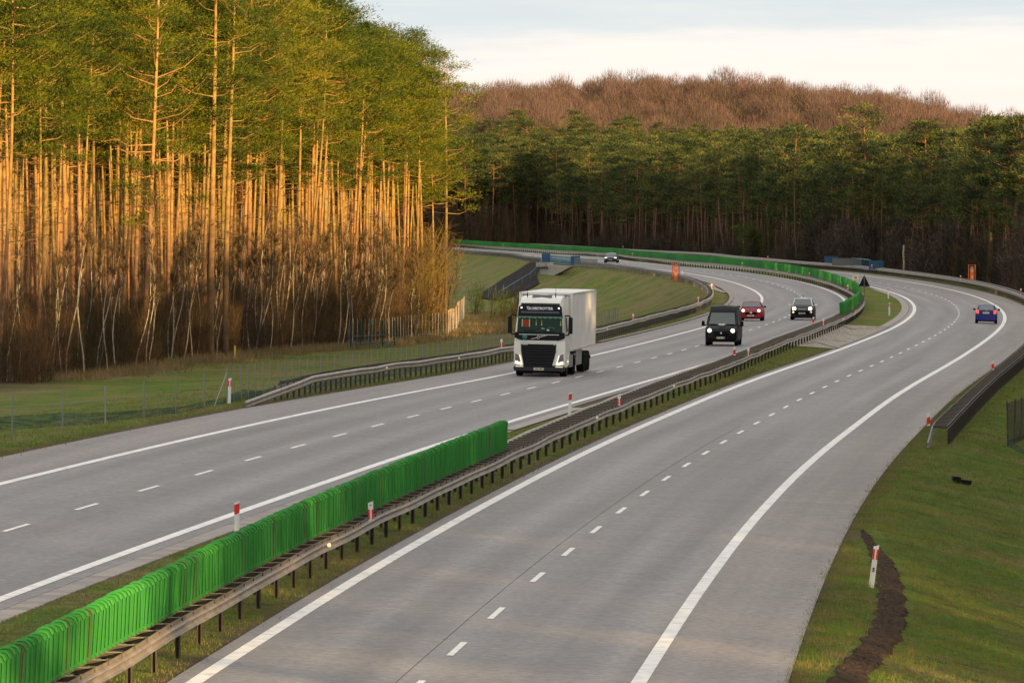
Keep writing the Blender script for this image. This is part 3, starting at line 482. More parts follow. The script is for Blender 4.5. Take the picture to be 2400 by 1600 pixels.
for a, b in ((64, 100), (100, 150), (150, 230), (230, 320), (320, 400)):
    beam('rail_beam', fR, -1, a, b, g3, m_galvd, st=3., ramp=([60, 64, 71, 2000], [-.1, .12, .62, .62]) if a < 71 else None)
beam('back_rail', lambda s: fR(s) + .55, -1, 70, 400, g3, m_galvd, st=6.)
posts(lambda s: fR(s) + .60, 70, 400, 1.3, g3, m_postd, 250, pair=.10); struts(fR, .55, 70, 400, 1.9, g3, m_galv, 175, h=.74)
g4 = empty('guardrail', 'far outer steel guardrail sweeping round the bend in front of the dark pine forest', 'guardrail')
for a, b in ((400, 480), (480, 560), (560, 640), (640, 720), (720, 800), (800, 1000), (1000, SEND)):
    beam('rail_beam', fR, -1, a, b, g4, m_galv, st=6.); beam('back_rail', lambda s: fR(s) + .5, -1, a, b, g4, m_galvd, st=8., h0=.68)
posts(fR, 400, SEND, 2.0, g4, m_galvd, 200, dx=.08, pair=.08)
# ------------------------------------------------------------------ green anti-glare fins
def fin_mesh(name, m, rich=True):
    mb = MB(); w = .125; H = .85; arc = [(-w, 0), (-w, H - .09), (-w*.72, H - .025), (-w*.35, H), (w*.35, H), (w*.72, H - .025), (w, H - .09), (w, 0)]
    mb.prism([(x, -.022, z) for x, z in arc], (0, .044, 0))
    if rich:
        for x in (-.105, -.035, .035, .105): mb.tube([(x, -.03, .02), (x, -.03, H - (.10 if abs(x) > .1 else .03))], .020, 5)
        mb.tube([(x*1.02, -.005, z + .004) for x, z in arc[1:-1]], .032, 5)
        mb.box((0, 0, .03), (.27, .09, .06))
    return mb.mesh(name, m, fix=True)
fin_a = fin_mesh('fin', m_fin); fin_b = fin_mesh('fin_dirty', m_findirt)
def screen(label, a, b, near, step=.60, lean=0.):
    root = empty('anti_glare_screen', label, 'anti-glare screen'); s = a; i = 0; rest = MB()
    mb = MB()
    for s0 in srange(a, b, 4.): pass
    def kd(s): return fM(s) - MW*.50
    V = []; F = []; s2 = srange(a - .2, b + .2, 3.)
    for s in s2:
        for do, dz in ((-.09, 0), (.09, 0), (.09, .06), (-.09, .06)): V.append(RP(s, kd(s) + do, .70 + dz))
    for k in range(len(s2) - 1):
        for j in range(4): F.append((k*4 + j, k*4 + (j + 1) % 4, (k + 1)*4 + (j + 1) % 4, (k + 1)*4 + j))
    MB().add(V, F).obj('base_rail', m_galvd, root)
    s = a
    while s < b:
        th = float(_i(s, 3)); p = RP(s, kd(s), .74)
        if i < near:
            dirty = random.random() < .10; le = random.gauss(0, .018) + (lean if s < -62 else 0)
            link(fin_b if dirty else fin_a, 'fin', root, None, p, (random.gauss(0, .01), le, -th + random.gauss(0, .03)), (1, 1, random.uniform(.985, 1.015)))
        else: rest.box((p[0], p[1], p[2] + .425), (.25, .06, .85), -th + .02)
        s += step; i += 1
    if rest.v: r = rest.obj('fin', m_fin, root); r['kind'] = 'stuff'
    return root
screen('near run of bright green plastic anti-glare fins on the median guardrail', -100, 23.3, 300, lean=.05)
screen('long far green anti-glare screen curving along the median towards the forest', 317, SEND, 120)
# ------------------------------------------------------------------ delineator posts, signs, fences, bridge fittings
def post_parts(root, H, w, style, z0=0., digit=None):
    """white plastic marker post; style A: solid slanted red band, B: red band split by a white reflector; face towards -Y"""
    d = .05; top = [(-w/2, H - .045), (w/2, H)]
    mb = MB(); mb.prism([(-w/2, -d/2, z0), (w/2, -d/2, z0), (w/2, -d/2, H), (-w/2, -d/2, H - .045)], (0, d, 0)); mb.obj('body', m_white, root, fix=True)
    bh = min(.24, (H - z0)*.45); zb = H - .10 - bh if H > .7 else z0 + .03
    if H <= .7: bh = (H - z0)*.52
    if style == 'A':
        MB().prism([(-w/2 - .003, -d/2 - .006, zb), (w/2 + .003, -d/2 - .006, zb + .05), (w/2 + .003, -d/2 - .006, zb + bh + .05), (-w/2 - .003, -d/2 - .006, zb + bh)], (0, d + .012, 0)).obj('red_band', m_red, root, fix=True)
    else:
        for sx in (-1, 1): MB().prism([(sx*w*.19, -d/2 - .006, zb), (sx*w*.51, -d/2 - .006, zb), (sx*w*.51, -d/2 - .006, zb + bh), (sx*w*.19, -d/2 - .006, zb + bh)], (0, d + .012, 0)).obj('red_band', m_red, root, fix=True)
        MB().box((0, -d/2 - .006, zb + bh/2), (w*.22, .012, bh*.9)).obj('reflector', m_white, root)
def marker(label, s, o, style, H=1.0, w=.12, lean=0., group='roadside marker posts', ground=False):
    p = GP(s, o, -.02) if ground else RP(s, o, -.02)
    r = empty('delineator_post', label, 'marker post', p, (0, lean, 0), group); post_parts(r, H, w, style); return r
def rail_marker(label, s, o, style, h=.74, H=.46, w=.12):
    r = empty('rail_marker', label, 'marker post', RP(s, o, h), (0, random.uniform(-.03, .03), 0), 'short markers clamped on the guardrails'); post_parts(r, H, w, style); return r
marker('white post with a slanted red band standing behind the near green fins', -24.2, -1.27, 'A')
marker('white post with a red band on the median grass past the near green fins', 80.5, -.94, 'A', lean=.05)
marker('white post with a split red band at the ramped start of the left guardrail', 77.9, -14.0, 'B', lean=.03)
r = marker('leaning white post with two red stripes and the digit 5 beside the bare soil strip', -32.9, 14.35, 'B', lean=.125, ground=True)
text_mesh('5', .13, m_black, 'digit', r, (0, -.03, .42), (math.pi/2, 0, 0), bold=.004)
marker('slim white post in the median grass island, farther of the two', 474.7, 1.37, 'B', H=1.1, w=.11)
marker('slim white post in the median grass island, nearer of the two', 371.6, 1.11, 'B', H=1.05, w=.13)
r = rail_marker('numbered red and white marker on the median rail in front of the green fins', -27.7, 2.34, 'B'); text_mesh('47', .06, m_black, 'number', r, (0, -.032, .36), (math.pi/2, 0, 0))
r = rail_marker('short red and white marker on the ladder rail right of the median grass post', 72.8, 1.6, 'B'); text_mesh('47', .06, m_black, 'number', r, (0, -.032, .36), (math.pi/2, 0, 0))
rail_marker('white marker with thin red core on the median rail below the van, right of pair', 168.2, .75, 'B')
rail_marker('red-footed marker on the median rail below the van, left of the pair', 168.6, .0, 'A')
rail_marker('solid red and white marker in front of the small anthracite car on the median rail', 273.6, -1.35, 'A')
rail_marker('pale marker on the median rail between the anthracite car and the green screen end', 269., -.47, 'B')
rail_marker('red and white marker on the far median rail close to the black triangle', 467.9, -2.6, 'A')
rail_marker('red and white marker on the far median rail above the small dark car', 567.2, -3.0, 'A')
rail_marker('red and white marker on the far median rail right of the left orange emergency phone', 665.5, -3.05, 'A')
rail_marker('red and white marker on the far median rail just right of the distant dark saloon', 864., -1.7, 'A')
rail_marker('tiny red and white marker on the farthest stretch of median rail above the bridge fittings', 1199.4, -1.8, 'A')
rail_marker('red and white marker at the bent end of the right ladder guardrail', 68.9, 13.45, 'A', H=.50)
rail_marker('red and white marker halfway along the right ladder guardrail', 166.5, 13.35, 'A')
rail_marker('red and white marker far right of the right orange phone, at the margin', 479., 14.1, 'A')
rail_marker('red and white marker just left of the right orange emergency phone', 575.8, 14.0, 'A')
rail_marker('red and white marker at the right end of the far blue railing', 669.8, 13.3, 'A')
rail_marker('red and white marker peeping over the green screen in front of the forest, right one', 799.1, 13.6, 'A')
rail_marker('red and white marker peeping over the far green screen above the distant saloon', 1135.9, 14.6, 'A', H=.6)
rail_marker('white marker peeping over the farthest green screen at left', 1373., 14.6, 'B', H=.6)
rail_marker('white and red marker at the tightest turn of the left guardrail', 473.7, -15.35, 'B')
rail_marker('white and red marker on the left guardrail just before its tightest turn', 381.2, -14.6, 'B')
rail_marker('white and red marker beside the left orange emergency phone', 580.1, -16.2, 'B')
rail_marker('white marker on the left guardrail below the distant dark saloon', 673.9, -16.6, 'B')
rail_marker('white marker on the left blue panel of the bridge railing', 850., -17.1, 'B')
rail_marker('white and red marker on the left guardrail right of the lorry', 278.8, -13.7, 'B')
rail_marker('white and red marker on the left guardrail just left of the lorry', 177.7, -12.95, 'B')
# round reflectors on the beams
def refl(s, fo, face, h=.60):
    p = RP(s, fo(s) + face*.085, h); mb = MB(); th = float(_i(s, 3)); mb.tube([(0, -.02, 0), (0, .02, 0)], .055, 12)
    return mb, p, th
for par, fo, face, S in ((g, fM, .0, (-37.5, 61, 109)), (g2, fL, .0, (125.6, 153.8, 250.)), (g, fM, 0., (305.,))):
    for s in S:
        o_ = fo(s) + (.09 if par is g else .09)
        mb = MB(); mb.tube([(0, -.02, 0), (0, .02, 0)], .048, 12); q = mb.obj('reflector', m_refl, par); q.location = RP(s, o_, .62)
# emergency phones
def phone(label, s, o, base, rot=0.):
    r = empty('emergency_phone', label, 'emergency phone', RP(s, o, base), (0, 0, rot), 'orange emergency phones')
    MB().box((0, 0, .9), (.38, .36, 1.55)).obj('cabinet', m_orange, r)
    MB().box((0, -.22, 1.45), (.30, .03, .26)).obj('sign_plate', mat('phone_plate', (.85, .62, .35), .5), r)
    text_mesh('SOS', .12, m_black, 'lettering', r, (0, -.24, 1.46), (math.pi/2, 0, 0))
    MB().box((0, -.22, .75), (.26, .03, .34)).obj('handset_door', mat('phone_door', (.85, .45, .2), .5), r)
    MB().box((0, 0, 1.78), (.30, .30, .24)).obj('cap', m_pale, r)
    for sx in (-1, 1): MB().box((sx*.35, 0, 1.05), (.11, .40, 2.1)).obj('side_frame', m_orange2, r)
    MB().box((0, 0, 2.05), (.80, .12, .06)).obj('top_bar', m_orange2, r)
phone('left orange emergency phone behind the guardrail at the top of the grassy embankment', 578.9, -16.95, .10)
phone('right orange emergency phone behind the outer guardrail in front of the forest', 569.9, 14.75, .35)
# warning sign seen from behind, and its twin far off
def tri_sign(label, p, size, h):
    r = empty('warning_sign', label, 'road sign', p)
    a = size/2; z = h
    mb = MB(); mb.prism([(-a, 0, z), (a, 0, z), (a*.06, 0, z + size*.95), (-a*.06, 0, z + size*.95)], (0, .03, 0)); mb.obj('plate', m_black, r, fix=True)
    MB().box((0, -.035, z + size*.42), (.07, .05, size*.86)).obj('bracket', m_galvd, r)
    MB().box((0, -.03, z + .03), (size*.92, .03, .05)).obj('rim', m_galvd, r)
    MB().tube([(0, -.03, -.7), (0, -.03, z + .3)], .035, 8).obj('post', m_galvd, r)
tri_sign('black back of a triangular warning sign on the tip of the far green screen', RP(397, -1.25, .7), .98, 1.2)
tri_sign('small dark triangular sign standing against the forest at far left', RP(1330, 14.8, 0), 1.2, 2.4)
r = empty('number_sign', 'small cream number board peeping over the green screen left of the black triangle', 'sign', RP(456, -2.0, 1.7))
MB().box((0, 0, .30), (.56, .03, .34)).obj('plate', mat('cream_plate', (.85, .68, .42), .6), r); text_mesh('46', .26, m_black, 'number', r, (0, -.02, .30), (math.pi/2, 0, 0), bold=.006)
MB().box((0, .02, 0), (.04, .04, .6)).obj('post', m_galvd, r)
# fences
def fence(label, pts, step, hfn, m, net=None, group=None, post_r=.03, wires=False):
    root = empty('wire_fence', label, 'fence', (0, 0, 0), group=group); src = MB().tube([(0, 0, 0), (0, 0, 1)], post_r, 6).mesh('post', m)
    D = [0.]; P = [Vector((s, o)) for s, o in pts]
    for a, b in zip(P[:-1], P[1:]): D.append(D[-1] + math.hypot(b.x - a.x, b.y - a.y))
    at = lambda d: (float(np.interp(d, D, [p.x for p in P])), float(np.interp(d, D, [p.y for p in P])))
    d = 0.
    while d <= D[-1]:
        s, o = at(d); p = GP(s, o, -.1); z1 = hfn(s, o); link(src, 'post', root, None, p, (random.gauss(0, .012), random.gauss(0, .012), 0), (1, 1, z1 - p[2])); d += step(s) if callable(step) else step
    if net:
        V = []; F = []; n = int(D[-1]/2) + 1
        for i in range(n + 1):
            s, o = at(D[-1]*i/n); V += [GP(s, o, -.05), GP(s, o, net*(1 + .18*math.sin(i*1.7)))]
        for i in range(n): F.append((2*i, 2*i + 2, 2*i + 3, 2*i + 1))
        MB().add(V, F).obj('net_strip', m_netl, root)
    return root
def topfn(s, o): return float(rz(s, ledge(s)) + np.interp(s, [45, 92, 216, 340], [1.30, 1.38, .92, 1.0]))
f1 = fence('thin metal fence posts standing apart above the green net at the left verge', [(28.5, -16.4), (45.2, -15.0), (58.6, -14.35), (72.5, -14.1)], 7.2, topfn, m_wire, None)
V = []; 
nb = [(57, -20.6), (57.7, -19.7), (56.5, -17.5), (52, -15.6), (58, -14.5), (66, -14.2), (80, -14.5), (88, -14.75), (96, -15.0)]
def net(pts, hs, name, par):
    V = []; F = []
    for (s, o), h in zip(pts, hs): V += [GP(s, o, -.05), GP(s, o, h)]
    for i in range(len(pts) - 1): F.append((2*i, 2*i + 2, 2*i + 3, 2*i + 1))
    MB().add(V, F).obj(name, m_netl, par)
net(nb, [.55, .52, .48, .42, .30, .22, .25, .42, .25], 'net_strip', f1)
f2 = fence('dense row of thin metal fence posts running behind the left guardrail to the lorry', [(80.2, -14.4), (92, -14.7), (216, -16.1), (330, -18.2)], 2.75, topfn, m_wire, .28)
p = Vector(GP(80.2, -14.4)); q = Vector(GP(75.0, -14.2)); MB().tube([q, p + Vector((0, 0, 1.2))], .014, 5).obj('brace', m_wire, f2)
fence('tall weathered mesh fence in front of the left forest edge', [(361, -41.4), (384, -41.8), (443, -42.4), (497, -41.1)], 4.4, lambda s, o: float(ground_z(s, o)) + 2.35, m_wire, .5)
fence('mesh fence posts with sunlight painted in pale at the right end of the left stand', [(493, -41.0), (560, -41.0), (608, -39.5)], 4.2, lambda s, o: float(ground_z(s, o)) + 2.5, m_pale, None, post_r=.065)  # same metal fence; its sunlight is put into the pale post colour
gt = fence('dark green gate frame beside the tall mesh fence', [(352, -40.4), (366, -40.3), (383, -39.5)], 7.5, lambda s, o: float(ground_z(s, o)) + 2.2, m_net, .45, post_r=.07)
for h in (1.05, .5): MB().tube([Vector(GP(352, -40.4, h)), Vector(GP(383, -39.5, h))], .03, 5).obj('gate_bar', m_net, gt)
tag(MB().box((0, 0, .45), (.14, .14, 1.0), taper=.8).obj('marker_stake', mat('yellow_paint', (.45, .36, .08), .6)), 'short yellow stake in the dry grass at the foot of the two thick pine trunks', 'stake').location = GP(283, -41.2)
fence('thin posts in the meadow below the dark gravel slope', [(690, -30.5), (752, -32), (800, -30.5), (880, -29.5), (960, -29)], 11., lambda s, o: float(ground_z(s, o)) + 2.3, m_wire, None)
rf = fence('dark mesh fence panel with green edge at the right margin of the photo', [(79, 16.2), (92, 16.75), (140, 18.0), (200, 18.4)], 4., lambda s, o: float(ground_z(s, o)) + 1.75, m_postd, None)
V = []; F = []; pts = [(79, 16.2), (92, 16.75), (140, 18.0), (200, 18.4)]
for s, o in pts: V += [GP(s, o, .3), GP(s, o, 1.35)]
net(pts, [.22]*4, 'net_strip', rf); net([(79, 16.2), (74.5, 17.0), (71, 17.9)], [.25, .22, .2], 'net_strip', rf)
mm_ = MB()
for k in range(240):
    s = 79 + k*.5; o = float(np.interp(s, [p_[0] for p_ in pts], [p_[1] for p_ in pts])); a = Vector(GP(s, o, .05)); mm_.box(a + Vector((0, 0, .82)), (.022, .022, 1.6))
r_ = mm_.obj('mesh_wire', m_postd, rf); r_['kind'] = 'stuff'
# black rubber flap on the right verge
bt = MB(); bt.prism([(-.28, -.12, 0), (.28, -.16, 0), (.30, .12, 0), (-.22, .14, 0)], (0, 0, .15)); bt.box((-.2, 0, .14), (.26, .3, .16), .3)
o = bt.obj('tyre_scrap', m_black, fix=True); o.location = GP(39.8, 15.35, .02); o.rotation_euler = (0, .12, -.2); tag(o, 'black scrap of tyre lying on the right grass verge', 'debris')
# drain shaft cover in the gutter end
# pale stub of a tree trunk behind the far guardrail
o = MB().tube([(0, 0, -.4), (.06, 0, 1.5), (-.03, 0, 2.8), (.04, 0, 3.75)], [.17, .14, .12, .09], 8).obj('tree_stub', m_pale, smooth=True); o.location = GP(656.1, 15.6); tag(o, 'pale bare trunk stub standing behind the far outer guardrail', 'tree stub')
# bridge fittings over the underpass
br = empty('bridge_railing', 'teal bridge railing with two blue sheet panels above the concrete underpass', 'railing')
def panel(name, s, o0, o1, h0, h1, m, par, ribs=6):
    a = Vector(RP(s, o0, h0)); b = Vector(RP(s, o1, h0)); c = (a + b)/2; w = abs((b - a).x); mb = MB(); mb.box((c.x, c.y, c.z + (h1 - h0)/2), (w, .05, h1 - h0))
    for k in range(ribs + 1): mb.box((c.x - w/2 + w*k/ribs, c.y - .03, c.z + (h1 - h0)/2), (.05, .04, h1 - h0))
    mb.box((c.x, c.y - .01, c.z + h1 - h0 + .03), (w + .06, .1, .06)); return mb.obj(name, m, par)
panel('blue_panel', 770, -20.0, -18.9, .37, 1.52, m_blue, br); panel('blue_panel', 735, -18.6, -17.4, .30, 1.42, m_blue, br)
def railing(name, s0, s1, o0, o1, h0, h1, step, m, par, near=400, bars=True, thick=.03):
    n = int((s1 - s0)/step); tp = [Vector(RP(s0 + (s1 - s0)*i/n, o0 + (o1 - o0)*i/n, 0)) for i in range(n + 1)]
    for h in (h0, h1): MB().tube([p + Vector((0, 0, h)) for p in tp[::max(1, n//12)] + [tp[-1]]], thick*1.3, 5).obj(name, m, par)
    mb = MB()
    for p in tp: mb.box(p + Vector((0, 0, (h0 + h1)/2)), (thick, thick, h1 - h0))
    q = mb.obj('railing_bars', m, par); q['kind'] = 'stuff'
railing('handrail', 735, 770, -18.4, -18.9, .35, 1.35, .5, m_bluer, br); railing('handrail', 700, 735, -18.0, -18.2, .35, 1.2, .5, m_grey, br)
tp = [Vector(GP(s, o, h)) for s, o, h in ((722, -28.6, 1.0), (745, -25.4, 1.05), (760, -22.2, 1.1), (772, -20.2, 1.3), (778, -19.2, 2.2))]
MB().tube(tp, .045, 5).obj('stair_handrail', m_bluer, br)
for p in tp + [(a + b)/2 for a, b in zip(tp[:-1], tp[1:])]: MB().tube([p - Vector((0, 0, 1.3)), p], .035, 5).obj('rail_post', m_bluer, br)
bc = empty('underpass_abutment', 'concrete abutment and beam of the underpass at the top of the dark gravel slope', 'bridge')
def wall(name, pts, o, d, m, par):
    P = []
    for s, z in pts: x, y = xy(s, o); P.append(Vector((float(x), float(y), z)))
    MB().prism(P, (d, 0, 0)).obj(name, m, par, fix=True)
wall('wing_wall', [(771, -.5), (756, -.30), (714, -.15), (722, -.6), (740, -1.5), (757, -2.3), (765, -2.7)], -20.3, .6, m_conc, bc)
wall('edge_beam', [(772, -.14), (755, .02), (755, -.58), (772, -.76)], -20.7, 1.2, m_conc, bc)
wall('ledge', [(772, -.76), (753, -.60), (753, -.76), (772, -.92)], -20.55, .9, mat('gap_shade', (.03, .03, .03), .9), bc)  # near-black strip painted as the shaded gap under the edge beam
def gravel():
    A = [(835, -18.2), (817, -22.8), (773, -27.8), (750, -29.3), (735, -30.5)]; B = [(800, -18.0), (768, -20.9), (737, -22.6), (715, -28.1), (706, -30.2)]
    V = []; F = []; n = 24; m = 12
    for i in range(n + 1):
        t = i/n*4; k = min(int(t), 3); f = t - k; a = [A[k][j]*(1 - f) + A[k + 1][j]*f for j in (0, 1)]; b = [B[k][j]*(1 - f) + B[k + 1][j]*f for j in (0, 1)]
        for j in range(m + 1):
            q = j/m; s = a[0]*(1 - q) + b[0]*q; o = a[1]*(1 - q) + b[1]*q; V.append(GP(s, o, .14))
    for i in range(n):
        for j in range(m): F.append((i*(m + 1) + j, i*(m + 1) + j + 1, (i + 1)*(m + 1) + j + 1, (i + 1)*(m + 1) + j))
    structure(MB().add(V, F).obj('gravel_slope', m_gravel))
gravel()
# blue and grey fittings behind the outer guardrail
b2 = empty('parapet', 'blue and grey bridge parapet behind the far outer guardrail, right of the bend', 'railing')
panel('blue_panel', 671, 13.15, 14.85, .6, 1.60, m_blue, b2, 10); panel('blue_panel', 726, 13.9, 15.6, .9, 1.7, m_blue, b2, 6)
railing('handrail', 679, 700, 14.3, 15.2, .5, 1.65, 2.5, m_bluer, b2); railing('handrail', 672, 700, 13.2, 14.4, .5, 1.7, 4., m_blue, b2)
panel('grey_screen', 700, 11.9, 15.6, .75, 1.62, m_grey, b2, 18)
# ------------------------------------------------------------------ vegetation
def fast_mesh(name, V, tris, mats, mi=None, tone=None, uv=None, smooth=False):
    me = bpy.data.meshes.new(name); V = np.asarray(V, np.float32); tris = np.asarray(tris, np.int32)
    me.vertices.add(len(V)); me.vertices.foreach_set('co', V.ravel()); me.loops.add(tris.size); me.loops.foreach_set('vertex_index', tris.ravel())
    me.polygons.add(len(tris)); me.polygons.foreach_set('loop_start', np.arange(0, tris.size, 3, dtype=np.int32))
    for m in mats: me.materials.append(m)
    if mi is not None: me.polygons.foreach_set('material_index', np.asarray(mi, np.int32))
    if tone is not None: a = me.attributes.new('tone', 'FLOAT', 'POINT'); a.data.foreach_set('value', np.asarray(tone, np.float32))
    if smooth: me.polygons.foreach_set('use_smooth', np.ones(len(tris), bool))
    me.update(calc_edges=True); me.validate(); return me
def tone_mat(name, stops, rough=.8, trans=.0, vary=.0, spec=.2, noise=None):
    m = bpy.data.materials.new(name); m.use_nodes = True; nt = m.node_tree; N = nt.nodes; Lk = nt.links; b = N['Principled BSDF']
    at = N.new('ShaderNodeAttribute'); at.attribute_name = 'tone'; cr = N.new('ShaderNodeValToRGB'); E_ = cr.color_ramp.elements
    E_[0].position = stops[0][0]; E_[0].color = tuple(stops[0][1]) + (1,); E_[1].position = stops[-1][0]; E_[1].color = tuple(stops[-1][1]) + (1,)
    for p, c in stops[1:-1]: e = E_.new(p); e.color = tuple(c) + (1,)
    Lk.new(at.outputs['Fac'], cr.inputs[0]); src = cr.outputs[0]
    if noise:
        tc = N.new('ShaderNodeTexCoord'); nz = N.new('ShaderNodeTexNoise'); nz.inputs['Scale'].default_value = noise; nz.inputs['Detail'].default_value = 6; Lk.new(tc.outputs['Object'], nz.inputs[0])
        c2 = N.new('ShaderNodeValToRGB'); c2.color_ramp.elements[0].position = .3; c2.color_ramp.elements[0].color = (.6, .6, .6, 1); c2.color_ramp.elements[1].position = .7; c2.color_ramp.elements[1].color = (1.3, 1.3, 1.3, 1); Lk.new(nz.outputs[0], c2.inputs[0])
        mu = N.new('ShaderNodeMix'); mu.data_type = 'RGBA'; mu.blend_type = 'MULTIPLY'; mu.inputs[0].default_value = 1.; Lk.new(src, mu.inputs[6]); Lk.new(c2.outputs[0], mu.inputs[7]); src = mu.outputs[2]
    if vary:
        oi = N.new('ShaderNodeObjectInfo'); hs = N.new('ShaderNodeHueSaturation'); mr = N.new('ShaderNodeMapRange'); mr.inputs[3].default_value = 1 - vary; mr.inputs[4].default_value = 1 + vary
        mh = N.new('ShaderNodeMapRange'); mh.inputs[3].default_value = .5 + vary*.07; mh.inputs[4].default_value = .5 - vary*.07
        Lk.new(oi.outputs['Random'], mr.inputs[0]); Lk.new(mr.outputs[0], hs.inputs['Value']); Lk.new(oi.outputs['Random'], mh.inputs[0]); Lk.new(mh.outputs[0], hs.inputs['Hue']); Lk.new(src, hs.inputs['Color']); src = hs.outputs[0]
    Lk.new(src, b.inputs['Base Color']); b.inputs['Roughness'].default_value = rough; b.inputs['Specular IOR Level'].default_value = spec
    if trans:
        out = N['Material Output']; tr = N.new('ShaderNodeBsdfTranslucent'); ms = N.new('ShaderNodeMixShader'); ms.inputs[0].default_value = trans
        Lk.new(src, tr.inputs[0]); Lk.new(b.outputs[0], ms.inputs[1]); Lk.new(tr.outputs[0], ms.inputs[2]); Lk.new(ms.outputs[0], out.inputs[0])
    return m
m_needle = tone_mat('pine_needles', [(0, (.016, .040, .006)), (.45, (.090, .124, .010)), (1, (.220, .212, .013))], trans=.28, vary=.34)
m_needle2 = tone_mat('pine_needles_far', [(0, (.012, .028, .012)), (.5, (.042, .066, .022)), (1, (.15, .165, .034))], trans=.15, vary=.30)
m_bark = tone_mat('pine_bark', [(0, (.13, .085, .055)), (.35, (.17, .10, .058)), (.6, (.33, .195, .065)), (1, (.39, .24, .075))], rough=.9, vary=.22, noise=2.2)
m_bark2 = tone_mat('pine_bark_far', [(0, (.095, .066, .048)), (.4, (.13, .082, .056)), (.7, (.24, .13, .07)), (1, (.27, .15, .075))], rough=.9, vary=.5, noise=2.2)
m_birch = tone_mat('birch_bark', [(0, (.48, .42, .34)), (.7, (.44, .37, .28)), (1, (.16, .09, .05))], rough=.8, vary=.2, noise=5.)
m_twig = tone_mat('brown_twigs', [(0, (.030, .020, .011)), (.5, (.066, .042, .022)), (1, (.145, .096, .042))], rough=.9, vary=.3)
m_twigo = tone_mat('russet_twigs', [(0, (.09, .05, .02)), (.5, (.15, .085, .03)), (1, (.16, .13, .03))], rough=.9, vary=.3)
m_beech = tone_mat('beech_twigs', [(0, (.038, .024, .020)), (.5, (.088, .056, .045)), (1, (.155, .104, .080))], rough=.9, vary=.34)
m_lime = tone_mat('young_leaves', [(0, (.06, .075, .012)), (1, (.12, .14, .02))], trans=.3, vary=.2)
def tube_np(pts, rs, n=6):
    pts = np.asarray(pts, float); rs = np.asarray(rs, float); V = []; F = []
    t = np.gradient(pts, axis=0); t /= np.linalg.norm(t, axis=1)[:, None] + 1e-9
    ref = np.where(np.abs(t[:, 2:3]) < .9, np.array([[0, 0, 1.]]), np.array([[1., 0, 0]])); a = np.cross(t, ref); a /= np.linalg.norm(a, axis=1)[:, None]; b = np.cross(t, a)
    for i in range(len(pts)):
        for k in range(n): q = 2*math.pi*k/n; V.append(pts[i] + (a[i]*math.cos(q) + b[i]*math.sin(q))*rs[i])
    for i in range(len(pts) - 1):
        for k in range(n):
            p, q, r_, s_ = i*n + k, i*n + (k + 1) % n, (i + 1)*n + (k + 1) % n, (i + 1)*n + k; F += [(p, q, r_), (p, r_, s_)]
    return np.array(V), np.array(F)
class Acc:
    def __init__(s): s.V = []; s.F = []; s.M = []; s.T = []; s.n = 0
    def add(s, V, F, mi, tone):
        s.V.append(V); s.F.append(F + s.n); s.M.append(np.full(len(F), mi)); s.T.append(np.broadcast_to(tone, (len(V),))); s.n += len(V)
    def mesh(s, name, mats): return fast_mesh(name, np.vstack(s.V), np.vstack(s.F), mats, np.concatenate(s.M), np.concatenate(s.T))
def blades(P, D, L, Wd):
    """one thin triangle per point: base at P, pointing along D"""
    D = D/(np.linalg.norm(D, axis=1)[:, None] + 1e-9); r = rng.normal(size=D.shape); a = np.cross(D, r); a /= np.linalg.norm(a, axis=1)[:, None] + 1e-9
    V = np.empty((len(P)*3, 3)); V[0::3] = P - a*Wd[:, None]; V[1::3] = P + a*Wd[:, None]; V[2::3] = P + D*L[:, None]
    return V, np.arange(len(P)*3).reshape(-1, 3)
